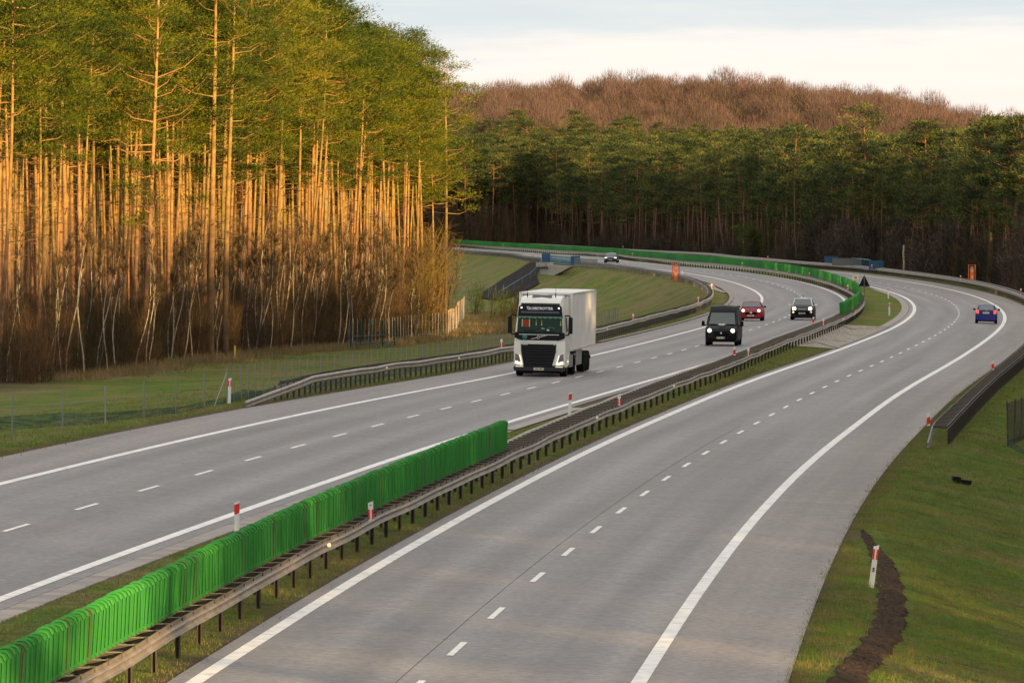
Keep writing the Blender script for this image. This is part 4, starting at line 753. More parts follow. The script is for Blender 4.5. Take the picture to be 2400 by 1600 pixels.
def pine(seed, H, c0, Rc, clumps, per, r0=.17, bend=.5, side=0., dead=10, joined=False, mats=None, nl=(.17, .33), nw=.034, fork=False):
    """Scots pine: bent orange trunk, a few bare stubs, boughs carrying flat clumps of needles"""
    global rng; keep = rng; rng = np.random.default_rng(seed)
    mb, mn = mats or (m_bark, m_needle); wood = Acc(); leaf = wood if joined else Acc()
    zs = np.linspace(0, H*.95, 12); ph = rng.uniform(0, 6.28, 2); am = rng.uniform(.3, 1., 2)*bend
    cx = am[0]*np.sin(zs/H*2.6 + ph[0]) - am[0]*np.sin(ph[0]) + rng.normal(0, .012)*zs; cy = am[1]*np.sin(zs/H*2.3 + ph[1]) - am[1]*np.sin(ph[1])
    C = np.stack([cx, cy, zs], 1); C[0, 2] = -.6; rad = r0*(1 - .72*(zs/H)**1.1); rad[0] *= 1.25
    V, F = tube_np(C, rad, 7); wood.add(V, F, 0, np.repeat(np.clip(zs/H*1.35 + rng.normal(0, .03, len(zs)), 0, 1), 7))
    at = lambda z: np.array([np.interp(z, zs, cx), np.interp(z, zs, cy), z])
    for i in range(dead):                                    # dead stubs and thin bare boughs under the crown
        z = rng.uniform(.3*H, c0*H + 1.5); a = rng.uniform(0, 6.28); L = rng.uniform(.4, 2.0); d = np.array([math.cos(a), math.sin(a), rng.uniform(-.25, .35)])
        p = at(z); q = p + d*L*.5 + [0, 0, .08]; e = p + d*L + [0, 0, rng.uniform(-.1, .25)]; V, F = tube_np([p, q, e], [.035, .022, .008], 3); wood.add(V, F, 0, .45)
    nb = 0; P = []; D = []; T = []
    for i in range(clumps):
        f = (i + rng.uniform(0, 1))/clumps; z = H*(c0 + (1 - c0)*f**.72)*.985; a = rng.uniform(0, 6.28) if not side or rng.random() > .5 else rng.normal(0, .9)
        prof = math.sin(math.pi*min(1, (.16 + .84*f)))**.6 if f < .5 else (1 - ((f - .45)/.6)**2.4)**.8 if f < .98 else .3
        L = Rc*prof*rng.uniform(.45, 1.12) + .2; up = rng.uniform(-.05, .35) + .5*f
        p = at(z - L*.25); d = np.array([math.cos(a), math.sin(a), up]); e = p + d*L; mid = p + d*L*.55 + np.array([0, 0, -.12*L])
        V, F = tube_np([p, mid, e], [.055*(1.25 - f), .032, .012], 4); wood.add(V, F, 0, .85)
        for j in range(rng.integers(2, 5)):                  # the bough splits into twigs, each ends in a clump
            q = p + (e - p)*rng.uniform(.45, 1.0); a2 = a + rng.normal(0, .9); Lt = rng.uniform(.3, .95)*(.5 + .5*prof); t = q + np.array([math.cos(a2)*Lt, math.sin(a2)*Lt, rng.uniform(.0, .5)])
            V, F = tube_np([q, t], [.02, .008], 3); wood.add(V, F, 0, .85)
            n = per; sz = rng.uniform(.34, .66)
            g_ = rng.normal(size=(n, 3))*np.array([sz, sz, sz*.36]); P.append(t + g_); dd = g_*np.array([1, 1, .5])/sz + np.array([0, 0, .75]) + rng.normal(size=(n, 3))*.55; D.append(dd)
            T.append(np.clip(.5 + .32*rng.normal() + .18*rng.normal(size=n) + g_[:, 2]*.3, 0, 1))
    P = np.vstack(P); D = np.vstack(D); T = np.concatenate(T); n = len(P); V, F = blades(P, D, rng.uniform(nl[0], nl[1], n), np.full(n, nw)*rng.uniform(.7, 1.3, n))
    leaf.add(V, F, 1 if joined else 0, np.repeat(T, 3)); rng = keep
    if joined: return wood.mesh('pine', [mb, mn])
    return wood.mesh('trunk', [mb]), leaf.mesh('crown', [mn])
NP = [dict(seed=100 + i, H=h, c0=c, Rc=r, clumps=int(k*1.3), per=84, r0=t, bend=b, dead=d) for i, (h, c, r, k, t, b, d) in enumerate([
    (26.5, .66, 2.8, 34, .16, .6, 14), (25.5, .70, 2.5, 28, .14, 1.0, 18), (27.5, .62, 3.1, 40, .185, .5, 12), (24.5, .72, 2.3, 24, .13, .8, 20),
    (26, .60, 3.0, 40, .17, .7, 10), (27, .68, 2.7, 30, .15, 1.2, 16), (25, .64, 2.8, 34, .16, .6, 12), (26.8, .54, 3.2, 46, .19, .6, 8)])]
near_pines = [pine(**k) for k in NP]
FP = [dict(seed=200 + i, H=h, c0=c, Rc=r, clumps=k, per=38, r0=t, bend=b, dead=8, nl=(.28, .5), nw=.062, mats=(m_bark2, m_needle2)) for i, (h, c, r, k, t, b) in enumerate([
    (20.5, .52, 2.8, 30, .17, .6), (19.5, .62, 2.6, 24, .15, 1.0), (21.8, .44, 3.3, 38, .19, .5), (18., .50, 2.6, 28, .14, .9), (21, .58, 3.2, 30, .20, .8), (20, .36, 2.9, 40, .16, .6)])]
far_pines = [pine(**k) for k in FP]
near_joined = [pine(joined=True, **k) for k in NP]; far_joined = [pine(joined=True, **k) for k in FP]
def place_pine(src, label, s, o, sc=1., group=None, turn=None, name='pine_tree', p=None, lean=(0, 0)):
    p = p or GP(s, o, -.1); r = empty(name, label, 'pine tree', p, (lean[0], lean[1], rng.uniform(0, 6.28) if turn is None else turn), group); r.scale = (sc, sc, sc)
    link(src[0], 'trunk', r); link(src[1], 'crown', r); return r
def in_view(x, y, m=4.): return abs(x) < .0735*y + m
def poisson(n, fs, mind, tries=30):
    cell = {}; out = []
    for _ in range(n*tries):
        s, o = fs(); k = (int(s//mind), int(o//mind)); ok = True
        for i in (-1, 0, 1):
            for j in (-1, 0, 1):
                for q in cell.get((k[0] + i, k[1] + j), ()):
                    if (q[0] - s)**2 + (q[1] - o)**2 < mind*mind: ok = False
        if ok: cell.setdefault(k, []).append((s, o)); out.append((s, o))
        if len(out) >= n: break
    return out
# left pine stand: its edge runs 46 m left of the motorway axis
def ledge_l(s): return float(np.interp(s, [205, 390, 470, 505, 600], [46, 46, 43.6, 42.2, 46]))
def stand_left():
    C = []
    for s, o in poisson(1500, lambda: (lambda s: (s, -ledge_l(s) - 52*rng.random()**1.2))(rng.uniform(205, 585)), 2.35):
        if s > 506 and o > -46 - (s - 500)*.14 - 2: continue
        x, y = map(float, xy(s, o))
        if not in_view(x, y, 5): continue
        if x > -.0104*y + .3: continue
        C.append((-ledge_l(s) - o, s, o))
    C.sort(); return C
LS = stand_left(); pts = []; cnt = 0
for d, s, o in LS:
    if cnt < 195:
        k = int(rng.integers(0, 8)); sc = rng.uniform(.84, 1.08)*np.interp(s, [230, 330, 400, 440, 475, 503, 560], [.95, 1.0, 1.10, 1.06, .98, .86, .80])
        zone = ['above the lone thin fence posts', 'above the yellow stake', 'above the ramped start of the left guardrail', 'near its right end'][int(np.searchsorted([262, 330, 425], s))]; fr = 'front-row' if d < 6 else 'inner'
        place_pine(near_pines[k], 'slender %s pine of the left stand %s' % (fr, zone), s, o, sc, '%s pines of the left stand %s' % (fr, zone), lean=(rng.normal(0, .016), rng.normal(0, .026))); cnt += 1
    else: pts.append((*GP(s, o, -.1), rng.uniform(0, 6.28), rng.uniform(.9, 1.08)*np.interp(s, [230, 330, 400, 440, 475, 503, 560], [.95, 1.0, 1.10, 1.06, .98, .86, .80]), int(rng.integers(0, 8))))
if pts: scatter('pine_stand_interior', 'mass of further pine trunks and crowns inside the left stand', 'pine trees', pts, near_joined)
# singled-out trees of the left stand
def big(seed, label, s, o, **k):
    a = dict(seed=seed, H=26, c0=.6, Rc=2.8, clumps=34, per=80, r0=.2, bend=.5, dead=14); a.update(k); return place_pine(pine(**a), label, s, o)
big(301, 'thick dark-based pine trunk, left one of the close pair above the yellow stake', 286, -43.3, r0=.26, H=27, bend=.3)
big(302, 'thick dark-based pine trunk, right one of the close pair above the yellow stake', 288, -42.5, r0=.23, H=26.5, bend=.4)
big(303, 'last tall pine at the right end of the left stand, standing slightly free', 503, -41.6, H=28.0, c0=.44, Rc=3.3, clumps=66, r0=.17, bend=.6)
big(304, 'pine with a trunk leaning right near the right end of the left stand', 470, -44.6, H=27, c0=.60, r0=.2, bend=1.6)
big(305, 'pine with long bare boughs and open crown mid-way along the left stand', 300, -44.2, H=26, c0=.42, Rc=3.6, clumps=30, r0=.19, bend=.8, dead=26)
big(306, 'pine with a broad low crown at the left part of the forest edge', 262, -44.5, H=26, c0=.34, Rc=3.2, clumps=46, r0=.2)
# far forest behind the bend
for sd, s, o, b, lab in ((311, 596, 18.8, .9, 'big dark pine at the right margin, left one of two thick trunks'), (312, 577, 20.3, 1.4, 'big dark pine at the right margin, right one of two thick trunks'), (313, 985, 20.2, 2.6, 'far pine with a bare trunk leaning right above the green screen')):
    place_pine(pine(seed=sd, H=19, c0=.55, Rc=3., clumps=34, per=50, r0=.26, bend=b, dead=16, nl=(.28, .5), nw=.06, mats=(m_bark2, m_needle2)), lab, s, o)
def forest_far():
    C = []
    for s, o in poisson(2600, lambda: (rng.uniform(395, 1425), 20.5 + 75*rng.random()**1.5), 3.3, 14):
        x, y = map(float, xy(s, o))
        if y > 1500: continue
        if in_view(x, y, 6) and x > -.02*y - 8: C.append(((o - 20)*1.0 + max(0, s - 900)*.03, s, o))
    C.sort(); return C
FF = forest_far(); pts = []; cnt = 0
for d, s, o in FF:
    sc = rng.uniform(.70, 1.02)*np.interp(s, [400, 520, 640, 760, 900, 1100, 1400], [.76, .82, .93, .93, .97, 1.02, 1.08])
    if cnt < 95:
        zone = ['at the right margin', 'right of the pale trunk stub', 'behind the blue parapet', 'behind the far green screen'][int(np.searchsorted([560, 656, 760], s))]
        place_pine(far_pines[int(rng.integers(0, 6))], 'dark front-row pine of the far forest %s' % zone, s, o, sc, 'front-row pines of the far forest %s' % zone, lean=(rng.normal(0, .02), rng.normal(0, .04))); cnt += 1
    else: pts.append((*GP(s, o, -.1), rng.uniform(0, 6.28), sc, int(rng.integers(0, 6))))
n_far = len(FF)
# higher pine belt on the rising ground, and the woods right of the frame that shade the road
belt = poisson(560, lambda: (rng.uniform(-40, 190), rng.uniform(1500, 1960)), 6.5)
for x, y in poisson(420, lambda: (rng.uniform(-45, 60), rng.uniform(1492, 1620)), 3.6):
    if in_view(x, y, 6) and x > -.02*y - 8: pts.append((x, y, -2.2, rng.uniform(0, 6.28), rng.uniform(.95, 1.15), int(rng.integers(0, 6))))
for x, y in belt:
    if in_view(x, y, 8): pts.append((x, y, float(hill_z(x, y)) - .2, rng.uniform(0, 6.28), rng.uniform(.78, 1.02), int(rng.integers(0, 6))))
scatter('far_pine_forest', 'mass of dark pines filling the far forest and the slope behind', 'pine trees', pts, far_joined)
for u_, y_, sc in ((.5, 880, 1.), (.058, 905, .96), (.0508, 935, 1.04), (.0665, 930, .93), (.0405, 1010, .98)):
    if u_ > .4: continue
    s_ = y_ - 194; x_ = u_*y_
    place_pine(far_pines[2 if sc > 1.0 else 4], 'dark pine rising above its neighbours %s' % {.058: 'just right of the pale trunk stub', .0508: 'straight above the pale trunk stub, tallest there', .0665: 'near the right margin of the photo', .0405: 'above the blue parapet'}[u_], s_, 0, sc, None, p=(x_, y_, -2.0))
sh = []
for s, o in poisson(2600, lambda: (rng.uniform(-150, 1250), 26 + 130*rng.random()), 4.2, 12):
    x, y = map(float, xy(s, o))
    if x < .0735*y + 9: continue
    if s < -90 and rng.random() < .5: continue
    if s > 620 and o > 120 + .02*s: continue
    sh.append((*GP(s, o, -.1), rng.uniform(0, 6.28), rng.uniform(.90, 1.08)*np.interp(s, [0, 180, 280, 380, 470, 620], [1.18, 1.18, 1.04, .78, .80, .92]), int(rng.integers(0, 6))))
# ------------------------------------------------------------------ bare birches, brushwood, shrubs
def birch(seed, H, twigs=420, lean=.10, spread=1.0):
    global rng; keep = rng; rng = np.random.default_rng(seed); A = Acc()
    zs = np.linspace(0, H, 8); cx = lean*zs + .25*np.sin(zs*.7 + seed); cy = .12*np.sin(zs*.6 + seed*2.); C = np.stack([cx, cy, zs], 1); C[0, 2] = -.4
    V, F = tube_np(C, .036*(1 - .85*zs/H) + .007, 5); A.add(V, F, 0, np.repeat(np.clip(zs/H*1.1, 0, 1), 5))
    P = []; D = []
    for i in range(16):
        z = rng.uniform(.25, .95)*H; p = np.array([np.interp(z, zs, cx), np.interp(z, zs, cy), z]); a = rng.uniform(0, 6.28); L = spread*rng.uniform(.5, 1.5)*(1.2 - z/H); d = np.array([math.cos(a)*.5, math.sin(a)*.5, .9]); e = p + d*L
        V, F = tube_np([p, e], [.016, .006], 3); A.add(V, F, 0, .55 if rng.random() < .35 else 1.)
        n = twigs//16; t = rng.random(n)[:, None]; P.append(p + (e - p)*t); D.append(d + rng.normal(size=(n, 3))*.55)
    P = np.vstack(P); D = np.vstack(D); n = len(P); V, F = blades(P, D, rng.uniform(.35, .95, n), np.full(n, .011)); A.add(V, F, 1, np.repeat(rng.random(n), 3)); rng = keep
    return A.mesh('birch', [m_birch, m_twig])
def brush(seed, H, n=420, w=1.2, m=None, stems=7, up=2.1, wd=.010, name='brush'):
    global rng; keep = rng; rng = np.random.default_rng(seed); A = Acc(); P = []; D = []
    for i in range(stems):
        a = rng.uniform(0, 6.28); r = w*rng.uniform(.1, .8); b = np.array([math.cos(a)*r*.5, math.sin(a)*r*.5, -.2]); h = H*rng.uniform(.6, 1.); e = b + np.array([math.cos(a)*r, math.sin(a)*r, h]); mid = (b + e)/2 + rng.normal(size=3)*.12
        V, F = tube_np([b, mid, e], [.03, .02, .006], 3); A.add(V, F, 0, .4 + .3*rng.random()); k = n//stems; t = rng.random(k)**.7; q = b + (e - b)*t[:, None] + rng.normal(size=(k, 3))*.15*w; P.append(q); D.append(np.array([math.cos(a)*.3, math.sin(a)*.3, up]) + rng.normal(size=(k, 3))*.7)
    P = np.vstack(P); D = np.vstack(D); k = len(P); V, F = blades(P, D, rng.uniform(.4, 1.1, k)*H/5, np.full(k, wd)); A.add(V, F, 0, np.repeat(rng.random(k), 3)); rng = keep
    return A.mesh(name, [m or m_twig])
births = [birch(400 + i, h, 430, l) for i, (h, l) in enumerate([(9.5, .07), (8.3, .11), (10.5, .04), (7.4, .13), (9., .02), (8., .05)])]
birch_pts = poisson(170, lambda: (rng.uniform(212, 512), -42.8 - 4.4*rng.random()), 1.1)
for i, (s, o) in enumerate(sorted(birch_pts)):
    x, y = map(float, xy(s, o))
    if not in_view(x, y, 1): continue
    q = link(births[i % 6], 'birch_sapling', None, None, GP(s, o, -.05), (0, rng.normal(.02, .035), rng.normal(0, .3)), rng.uniform(.8, 1.15)*np.interp(s, [212, 400, 512], [1., 1.1, .95]))
    zb_ = ['left third', 'middle', 'right third'][int(np.searchsorted([265, 360], s))]; tag(q, 'thin white-stemmed birch sapling along the %s of the left forest edge' % zb_, 'birch', 'birch saplings along the %s of the left forest edge' % zb_)
m_greytwig = tone_mat('grey_brown_twigs', [(0, (.030, .024, .019)), (.5, (.062, .049, .038)), (1, (.115, .090, .062))], rough=.9, vary=.45)
brushes = [brush(450 + i, h, 640, w) for i, (h, w) in enumerate([(5.5, 1.2), (4.6, 1.5), (6.6, 1.1), (3.6, 1.6), (7.2, 1.0)])]
bp = []
for s, o in poisson(900, lambda: (rng.uniform(208, 530), -43.2 - 9*rng.random()**1.3), 1.15):
    x, y = map(float, xy(s, o))
    if in_view(x, y, 2): bp.append((*GP(s, o, -.1), rng.uniform(0, 6.28), rng.uniform(.7, 1.15)*np.interp(s, [208, 300, 420, 520], [.80, .74, .86, 1.2]), int(rng.integers(0, 5))))
for s, o in poisson(900, lambda: (rng.uniform(395, 1425), 18.5 + 22*rng.random()), 2.6):
    x, y = map(float, xy(s, o))
    if in_view(x, y, 3) and y < 1485: bp.append((*GP(s, o, -.1), rng.uniform(0, 6.28), rng.uniform(.45, 1.0), int(rng.integers(0, 5))))
for x, y in poisson(700, lambda: (rng.uniform(-40, 60), rng.uniform(1470, 1600)), 2.4):
    if x > -.02*y - 8: bp.append((x, y, -2.2, rng.uniform(0, 6.28), rng.uniform(1., 1.7), int(rng.integers(0, 5))))
fb = []
for s, o in poisson(760, lambda: (395 + 1030*rng.random()**1.25, 17.8 + 15*rng.random()), 2.3):
    x, y = map(float, xy(s, o)); d_ = .5 + .5*math.sin(s*.021 + 1.2)*math.sin(s*.0067)
    if in_view(x, y, 3) and y < 1490 and rng.random() < .45 + .5*d_: fb.append((*GP(s, o, -.1), rng.uniform(0, 6.28), rng.uniform(.8, 1.35)*(1.05 if s < 800 else .55), int(rng.integers(0, 4))))
scatter('forest_edge_bushes', 'grey brown leafless bushes along the foot of the far forest', 'bushes', fb, [brush(470 + i, h, 900, w, m_greytwig, 9, 1.0, .030, 'bush') for i, (h, w) in enumerate([(5.5, 2.0), (6.5, 2.2), (4.2, 1.9), (7.5, 1.8)])])
scatter('brushwood', 'dense leafless brown brushwood at the feet of both forests', 'undergrowth', bp, brushes)
bq = [(p[0], p[1], p[2], p[3], p[4], p[5]) for p in sh]
scatter('roadside_wood', 'pine wood along the right side of the motorway, shading the road', 'pine trees', bq, far_joined)
# shrubs at the right end of the left stand and in the hollow
shr = [brush(480 + i, h, 420, w, m, 6, 1.1, .02, 'shrub') for i, (h, w, m) in enumerate([(2.6, 1.5, m_twigo), (2.2, 1.3, m_twigo), (3.0, 1.2, m_twig), (3.4, 1.6, m_lime), (6., 1.3, m_twigo)])]
SH = [(505, -43.2, 1.5, 4, 'tall russet bush at the right end of the left stand beside the pale mesh fence'), (513, -42.6, 1.3, 4, 'russet bush behind the pale end of the mesh fence'), (496, -43.4, 1.6, 4, 'russet bush under the last free-standing pine'),
      (585, -37.5, 1.0, 3, 'olive green bush at the left end of the hollow'), (600, -35.5, .9, 3, 'olive green bush in the hollow near the gravel slope foot'), (612, -33.8, .9, 1, 'low brown bush in the middle of the hollow'), (560, -33.5, .8, 0, 'reddish low bush in the dry grass left of the lorry roof'),
      (556, -32.3, .75, 0, 'reddish low bush close to the lorry roof'), (640, -31.3, 1., 2, 'grey brown bush at the foot of the dark gravel slope'), (655, -29.8, .9, 1, 'brown bush behind the lorry roof'), (628, -33., .8, 3, 'small green bush at the foot of the embankment'), (575, -35.4, .7, 0, 'small reddish bush left in the hollow'), (620, -38., 1.1, 3, 'green bush beside the russet forest corner')]
for k_, (s, o, sc) in enumerate([(488, -42.7, 1.5), (480, -43.2, 1.45), (471, -43., 1.35), (507, -42.2, 1.35), (500, -42.5, 1.5), (461, -43.2, 1.3), (450, -43.4, 1.3)]):
    q = link(shr[4], 'shrub', None, None, GP(s, o, -.1), (0, 0, rng.uniform(0, 6)), sc*1.15); tag(q, 'tall russet sunlit bush among the trunks at the right end of the left stand', 'bush', 'tall russet bushes at the right end of the left stand')
for s, o, sc, k, lab in SH:
    q = link(shr[k], 'shrub', None, None, GP(s, o, -.1), (0, 0, rng.uniform(0, 6)), sc*1.15); tag(q, lab, 'bush')
q = link(brush(495, 6.5, 1500, 2.6, m_lime, 14, .6, .05, 'lime_tree'), 'fresh_green_tree', None, None, GP(905, 19.6, -.1), None, 1.1); tag(q, 'small tree in fresh yellow-green leaf in front of the far forest', 'tree')
# dry grass clumps and turf
def grass(name, label, n, fs, H, m, spread=.16, per=7, wd=.010):
    P = []; D = []
    for _ in range(n):
        s, o = fs(); b = np.array(GP(s, o, -.01)); P.append(b + rng.normal(size=(per, 3))*[spread, spread, 0]); D.append(np.array([0, 0, 1.2]) + rng.normal(size=(per, 3))*.5)
    P = np.vstack(P); D = np.vstack(D); k = len(P); V, F = blades(P, D, H*rng.uniform(.5, 1.4, k), np.full(k, wd)); o_ = link(fast_mesh(name, V, F, [m]), name); tag(o_, label, 'grass', kind='stuff')
def med(): s = -105 + 420*rng.random()**1.7; e = float(inner(s)); return s, rng.uniform(-e + 1.15, e - .5)
def rv():
    s = -95 + 300*rng.random()**1.8; return s, float(redge(s)) + .08 + 4.5*rng.random()**1.5
def lv(): s = 5 + 330*rng.random()**1.3; return s, float(ledge(s)) - .05 - 16*rng.random()**2
grass('median_grass', 'short patchy grass on the central reserve', 15000, med, .09, m_blade, .12, 7, .008)
def rvg():
    while True:
        s, o = rv()
        if not (-80 < s < -6 and abs(o - np.interp(s, [-70, -45, -33, -20, -9], [14.4, 15, 14.85, 14.3, 13.62])) < .42): return s, o
grass('verge_grass', 'short green grass on the right verge', 19000, rvg, .11, m_blade, .12, 7, .007)
grass('left_verge_grass', 'grass along the left verge and meadow', 9000, lv, .12, m_blade, .2, 6, .012)
grass('dry_grass', 'tall dry straw-coloured grass along the foot of the left forest', 4200, lambda: (rng.uniform(215, 520), -42.8 + 2.6*rng.normal()*.6), .55, m_dryblade, .3, 8, .018)
grass('hollow_grass', 'dry sunlit grass in the hollow left of the embankment', 2200, lambda: (rng.uniform(500, 640), rng.uniform(-41, -29)), .45, m_dryblade, .4, 8, .022)
# ------------------------------------------------------------------ leafless beech wood on the ridge
def beech(seed, H=18, Rc=6., n=2600):
    global rng; keep = rng; rng = np.random.default_rng(seed); A = Acc(); V, F = tube_np([(0, 0, -1), (.1, 0, H*.3), (0, .1, H*.55)], [.3, .24, .15], 5); A.add(V, F, 0, .1)
    th = rng.uniform(0, 6.28, n); u = rng.random(n)**.55; ph = np.arccos(rng.uniform(.02, 1, n)); r = Rc*u
    P = np.stack([np.cos(th)*np.sin(ph)*r, np.sin(th)*np.sin(ph)*r, H*.42 + np.cos(ph)*r*(H*.58/Rc)], 1); c = np.array([0, 0, H*.12]); D = P - c; D /= np.linalg.norm(D, axis=1)[:, None]; D += rng.normal(size=D.shape)*.22
    V, F = blades(P, D, rng.uniform(1., 2.3, n), np.full(n, .05)); A.add(V, F, 0, np.repeat(np.clip(u*.6 + .4*rng.random(n), 0, 1), 3))
    for i in range(9):
        a = rng.uniform(0, 6.28); e = np.array([math.cos(a)*Rc*.6, math.sin(a)*Rc*.6, H*.8]); V, F = tube_np([(0, 0, H*.3), e*[.4, .4, .72], e], [.14, .08, .03], 3); A.add(V, F, 0, .15)
    rng = keep; return A.mesh('beech', [m_beech])
beeches = [beech(500 + i, h, r) for i, (h, r) in enumerate([(19, 6.6), (17.5, 5.8), (20, 7.2), (18, 5.2)])]
bt = poisson(900, lambda: (rng.uniform(-60, 215), rng.uniform(1930, 2470)), 8.2); C = []
for x, y in bt:
    if in_view(x, y, 8): C.append((y, x))
C.sort(); rest = []
for i, (y, x) in enumerate(C):
    z = float(hill_z(x, y)) - .3
    if i % 2 == 0 and i < 560:
        q = link(beeches[i % 4], 'beech_tree', None, None, (x, y, z), (0, 0, rng.uniform(0, 6)), rng.uniform(.85, 1.15)); zb_ = ['left part', 'middle', 'right part'][int(np.searchsorted([.022, .048], x/y))]; tag(q, 'leafless brown beech on the %s of the wooded ridge' % zb_, 'tree', 'leafless beeches on the %s of the ridge' % zb_)
    else: rest.append((x, y, z, rng.uniform(0, 6), rng.uniform(.85, 1.15), i % 4))
if rest: scatter('beech_wood', 'mass of leafless brown beeches covering the distant ridge', 'beech trees', rest, beeches)
# ------------------------------------------------------------------ vehicles (front towards local -Y)
m_tyre = mat('tyre_rubber', (.009, .009, .009), .9, spec=.15); m_rim = mat('alloy', (.30, .30, .31), .35, .7); m_rimd = mat('dark_rim', (.05, .05, .05), .5, .3)
m_glass = mat('car_glass', (.075, .095, .10), .08, spec=.9, coat=.4); m_trim = mat('black_trim', (.004, .004, .005), .8, spec=.15)  # car glass base raised to carry the grey-blue sky reflection
m_plate = mat('number_plate', (.80, .72, .50), .5); m_eu = mat('plate_blue', (.02, .08, .40), .5); m_chrome = mat('chrome', (.6, .6, .6), .2, 1.)
m_lampw = mat('headlamp_lit', (.9, .85, .7), .2, emit=(1, .78, .45), es=4.); m_lampc = mat('headlamp_lit_cool', (.9, .9, .9), .2, emit=(1, .93, .86), es=1.6)
m_lens = mat('clear_lens', (.20, .18, .15), .12, coat=.5); m_fog = mat('fog_lamp', (.9, .75, .45), .2, emit=(1, .66, .25), es=.9); m_tail = mat('tail_lamp', (.65, .03, .01), .25, emit=(1, .09, .02), es=.75)
def lathe_x(mb, prof, x0, n=20, mi=None):
    V = [(x0 + x, r*math.cos(2*math.pi*k/n), r*math.sin(2*math.pi*k/n)) for x, r in prof for k in range(n)]
    F = [(i*n + k, i*n + (k + 1) % n, (i + 1)*n + (k + 1) % n, (i + 1)*n + k) for i in range(len(prof) - 1) for k in range(n)]
    return mb.add(V, F, mi)
def wheel(par, x, y, r, w, rimm=None, sgn=1):
    mb = MB(); lathe_x(mb, [(-w/2, r*.62), (-w/2, r*.93), (-w*.36, r), (w*.36, r), (w/2, r*.93), (w/2, r*.62)], 0); t = mb.obj('wheel', m_tyre, par, smooth=True); t.location = (x, y, r)
    mb = MB(); s = sgn; lathe_x(mb, [(s*w*.40, r*.63), (s*w*.44, r*.60), (s*w*.30, r*.50), (s*w*.34, r*.12), (s*w*.34, .001)], 0, 16); mb.obj('rim', rimm or m_rim, t, smooth=True)
def hull(name, st, m, par, smooth=True, close=True):
    """st: list of (y, [(x, z) half section from the bottom centre outwards to the top centre])"""
    V = []; F = []; n = len(st[0][1])*2 - 2
    for y, h in st:
        ring = [(x, z) for x, z in h] + [(-x, z) for x, z in h[-2:0:-1]]
        V += [(x, y, z) for x, z in ring]
    for i in range(len(st) - 1):
        for k in range(n): F.append((i*n + k, i*n + (k + 1) % n, (i + 1)*n + (k + 1) % n, (i + 1)*n + k))
    F.append(tuple(range(n))); F.append(tuple(range((len(st) - 1)*n, len(st)*n))[::-1])
    o = MB().add(V, F).obj(name, m, par, fix=True)
    if smooth:
        me = o.data; me.polygons.foreach_set('use_smooth', [len(p.vertices) == 4 for p in me.polygons]); 
        try: me.set_sharp_from_angle(angle=R(38))
        except Exception: pass
    return o
def sec(w, zl, zt, crown=.03, tuck=.86):
    return [(0, zl), (w*tuck, zl), (w*.985, zl + (zt - zl)*.18), (w, zl + (zt - zl)*.45), (w*.985, zl + (zt - zl)*.78), (w*.91, zt - .02), (w*.70, zt + crown*.6), (0, zt + crown)]
def plate(par, y, z, txt, rot=0., w=.52, h=.114):
    p = MB().box((0, y, z), (w, .02, h)).obj('number_plate', m_plate, par)
    sg = -1 if not rot else 1
    MB().box((-sg*-w*.46*-1, y + sg*.012, z), (w*.09, .01, h*.96)).obj('country_band', m_eu, p)
    text_mesh(txt, h*.86, m_black, 'plate_number', p, (.02*-sg*-1, y + sg*.016, z), (math.pi/2, 0, rot), bold=.003)
def glass_quad(name, pts, par, m=None, inset=.05, out=.012, thick=.02):
    P = [Vector(p) for p in pts]; c = sum(P, Vector())/len(P); n = (P[1] - P[0]).cross(P[2] - P[1]).normalized()
    Q = [p + (c - p).normalized()*inset + n*out for p in P]; return MB().prism([q - n*thick for q in Q], n*thick).obj(name, m or m_glass, par, fix=True)
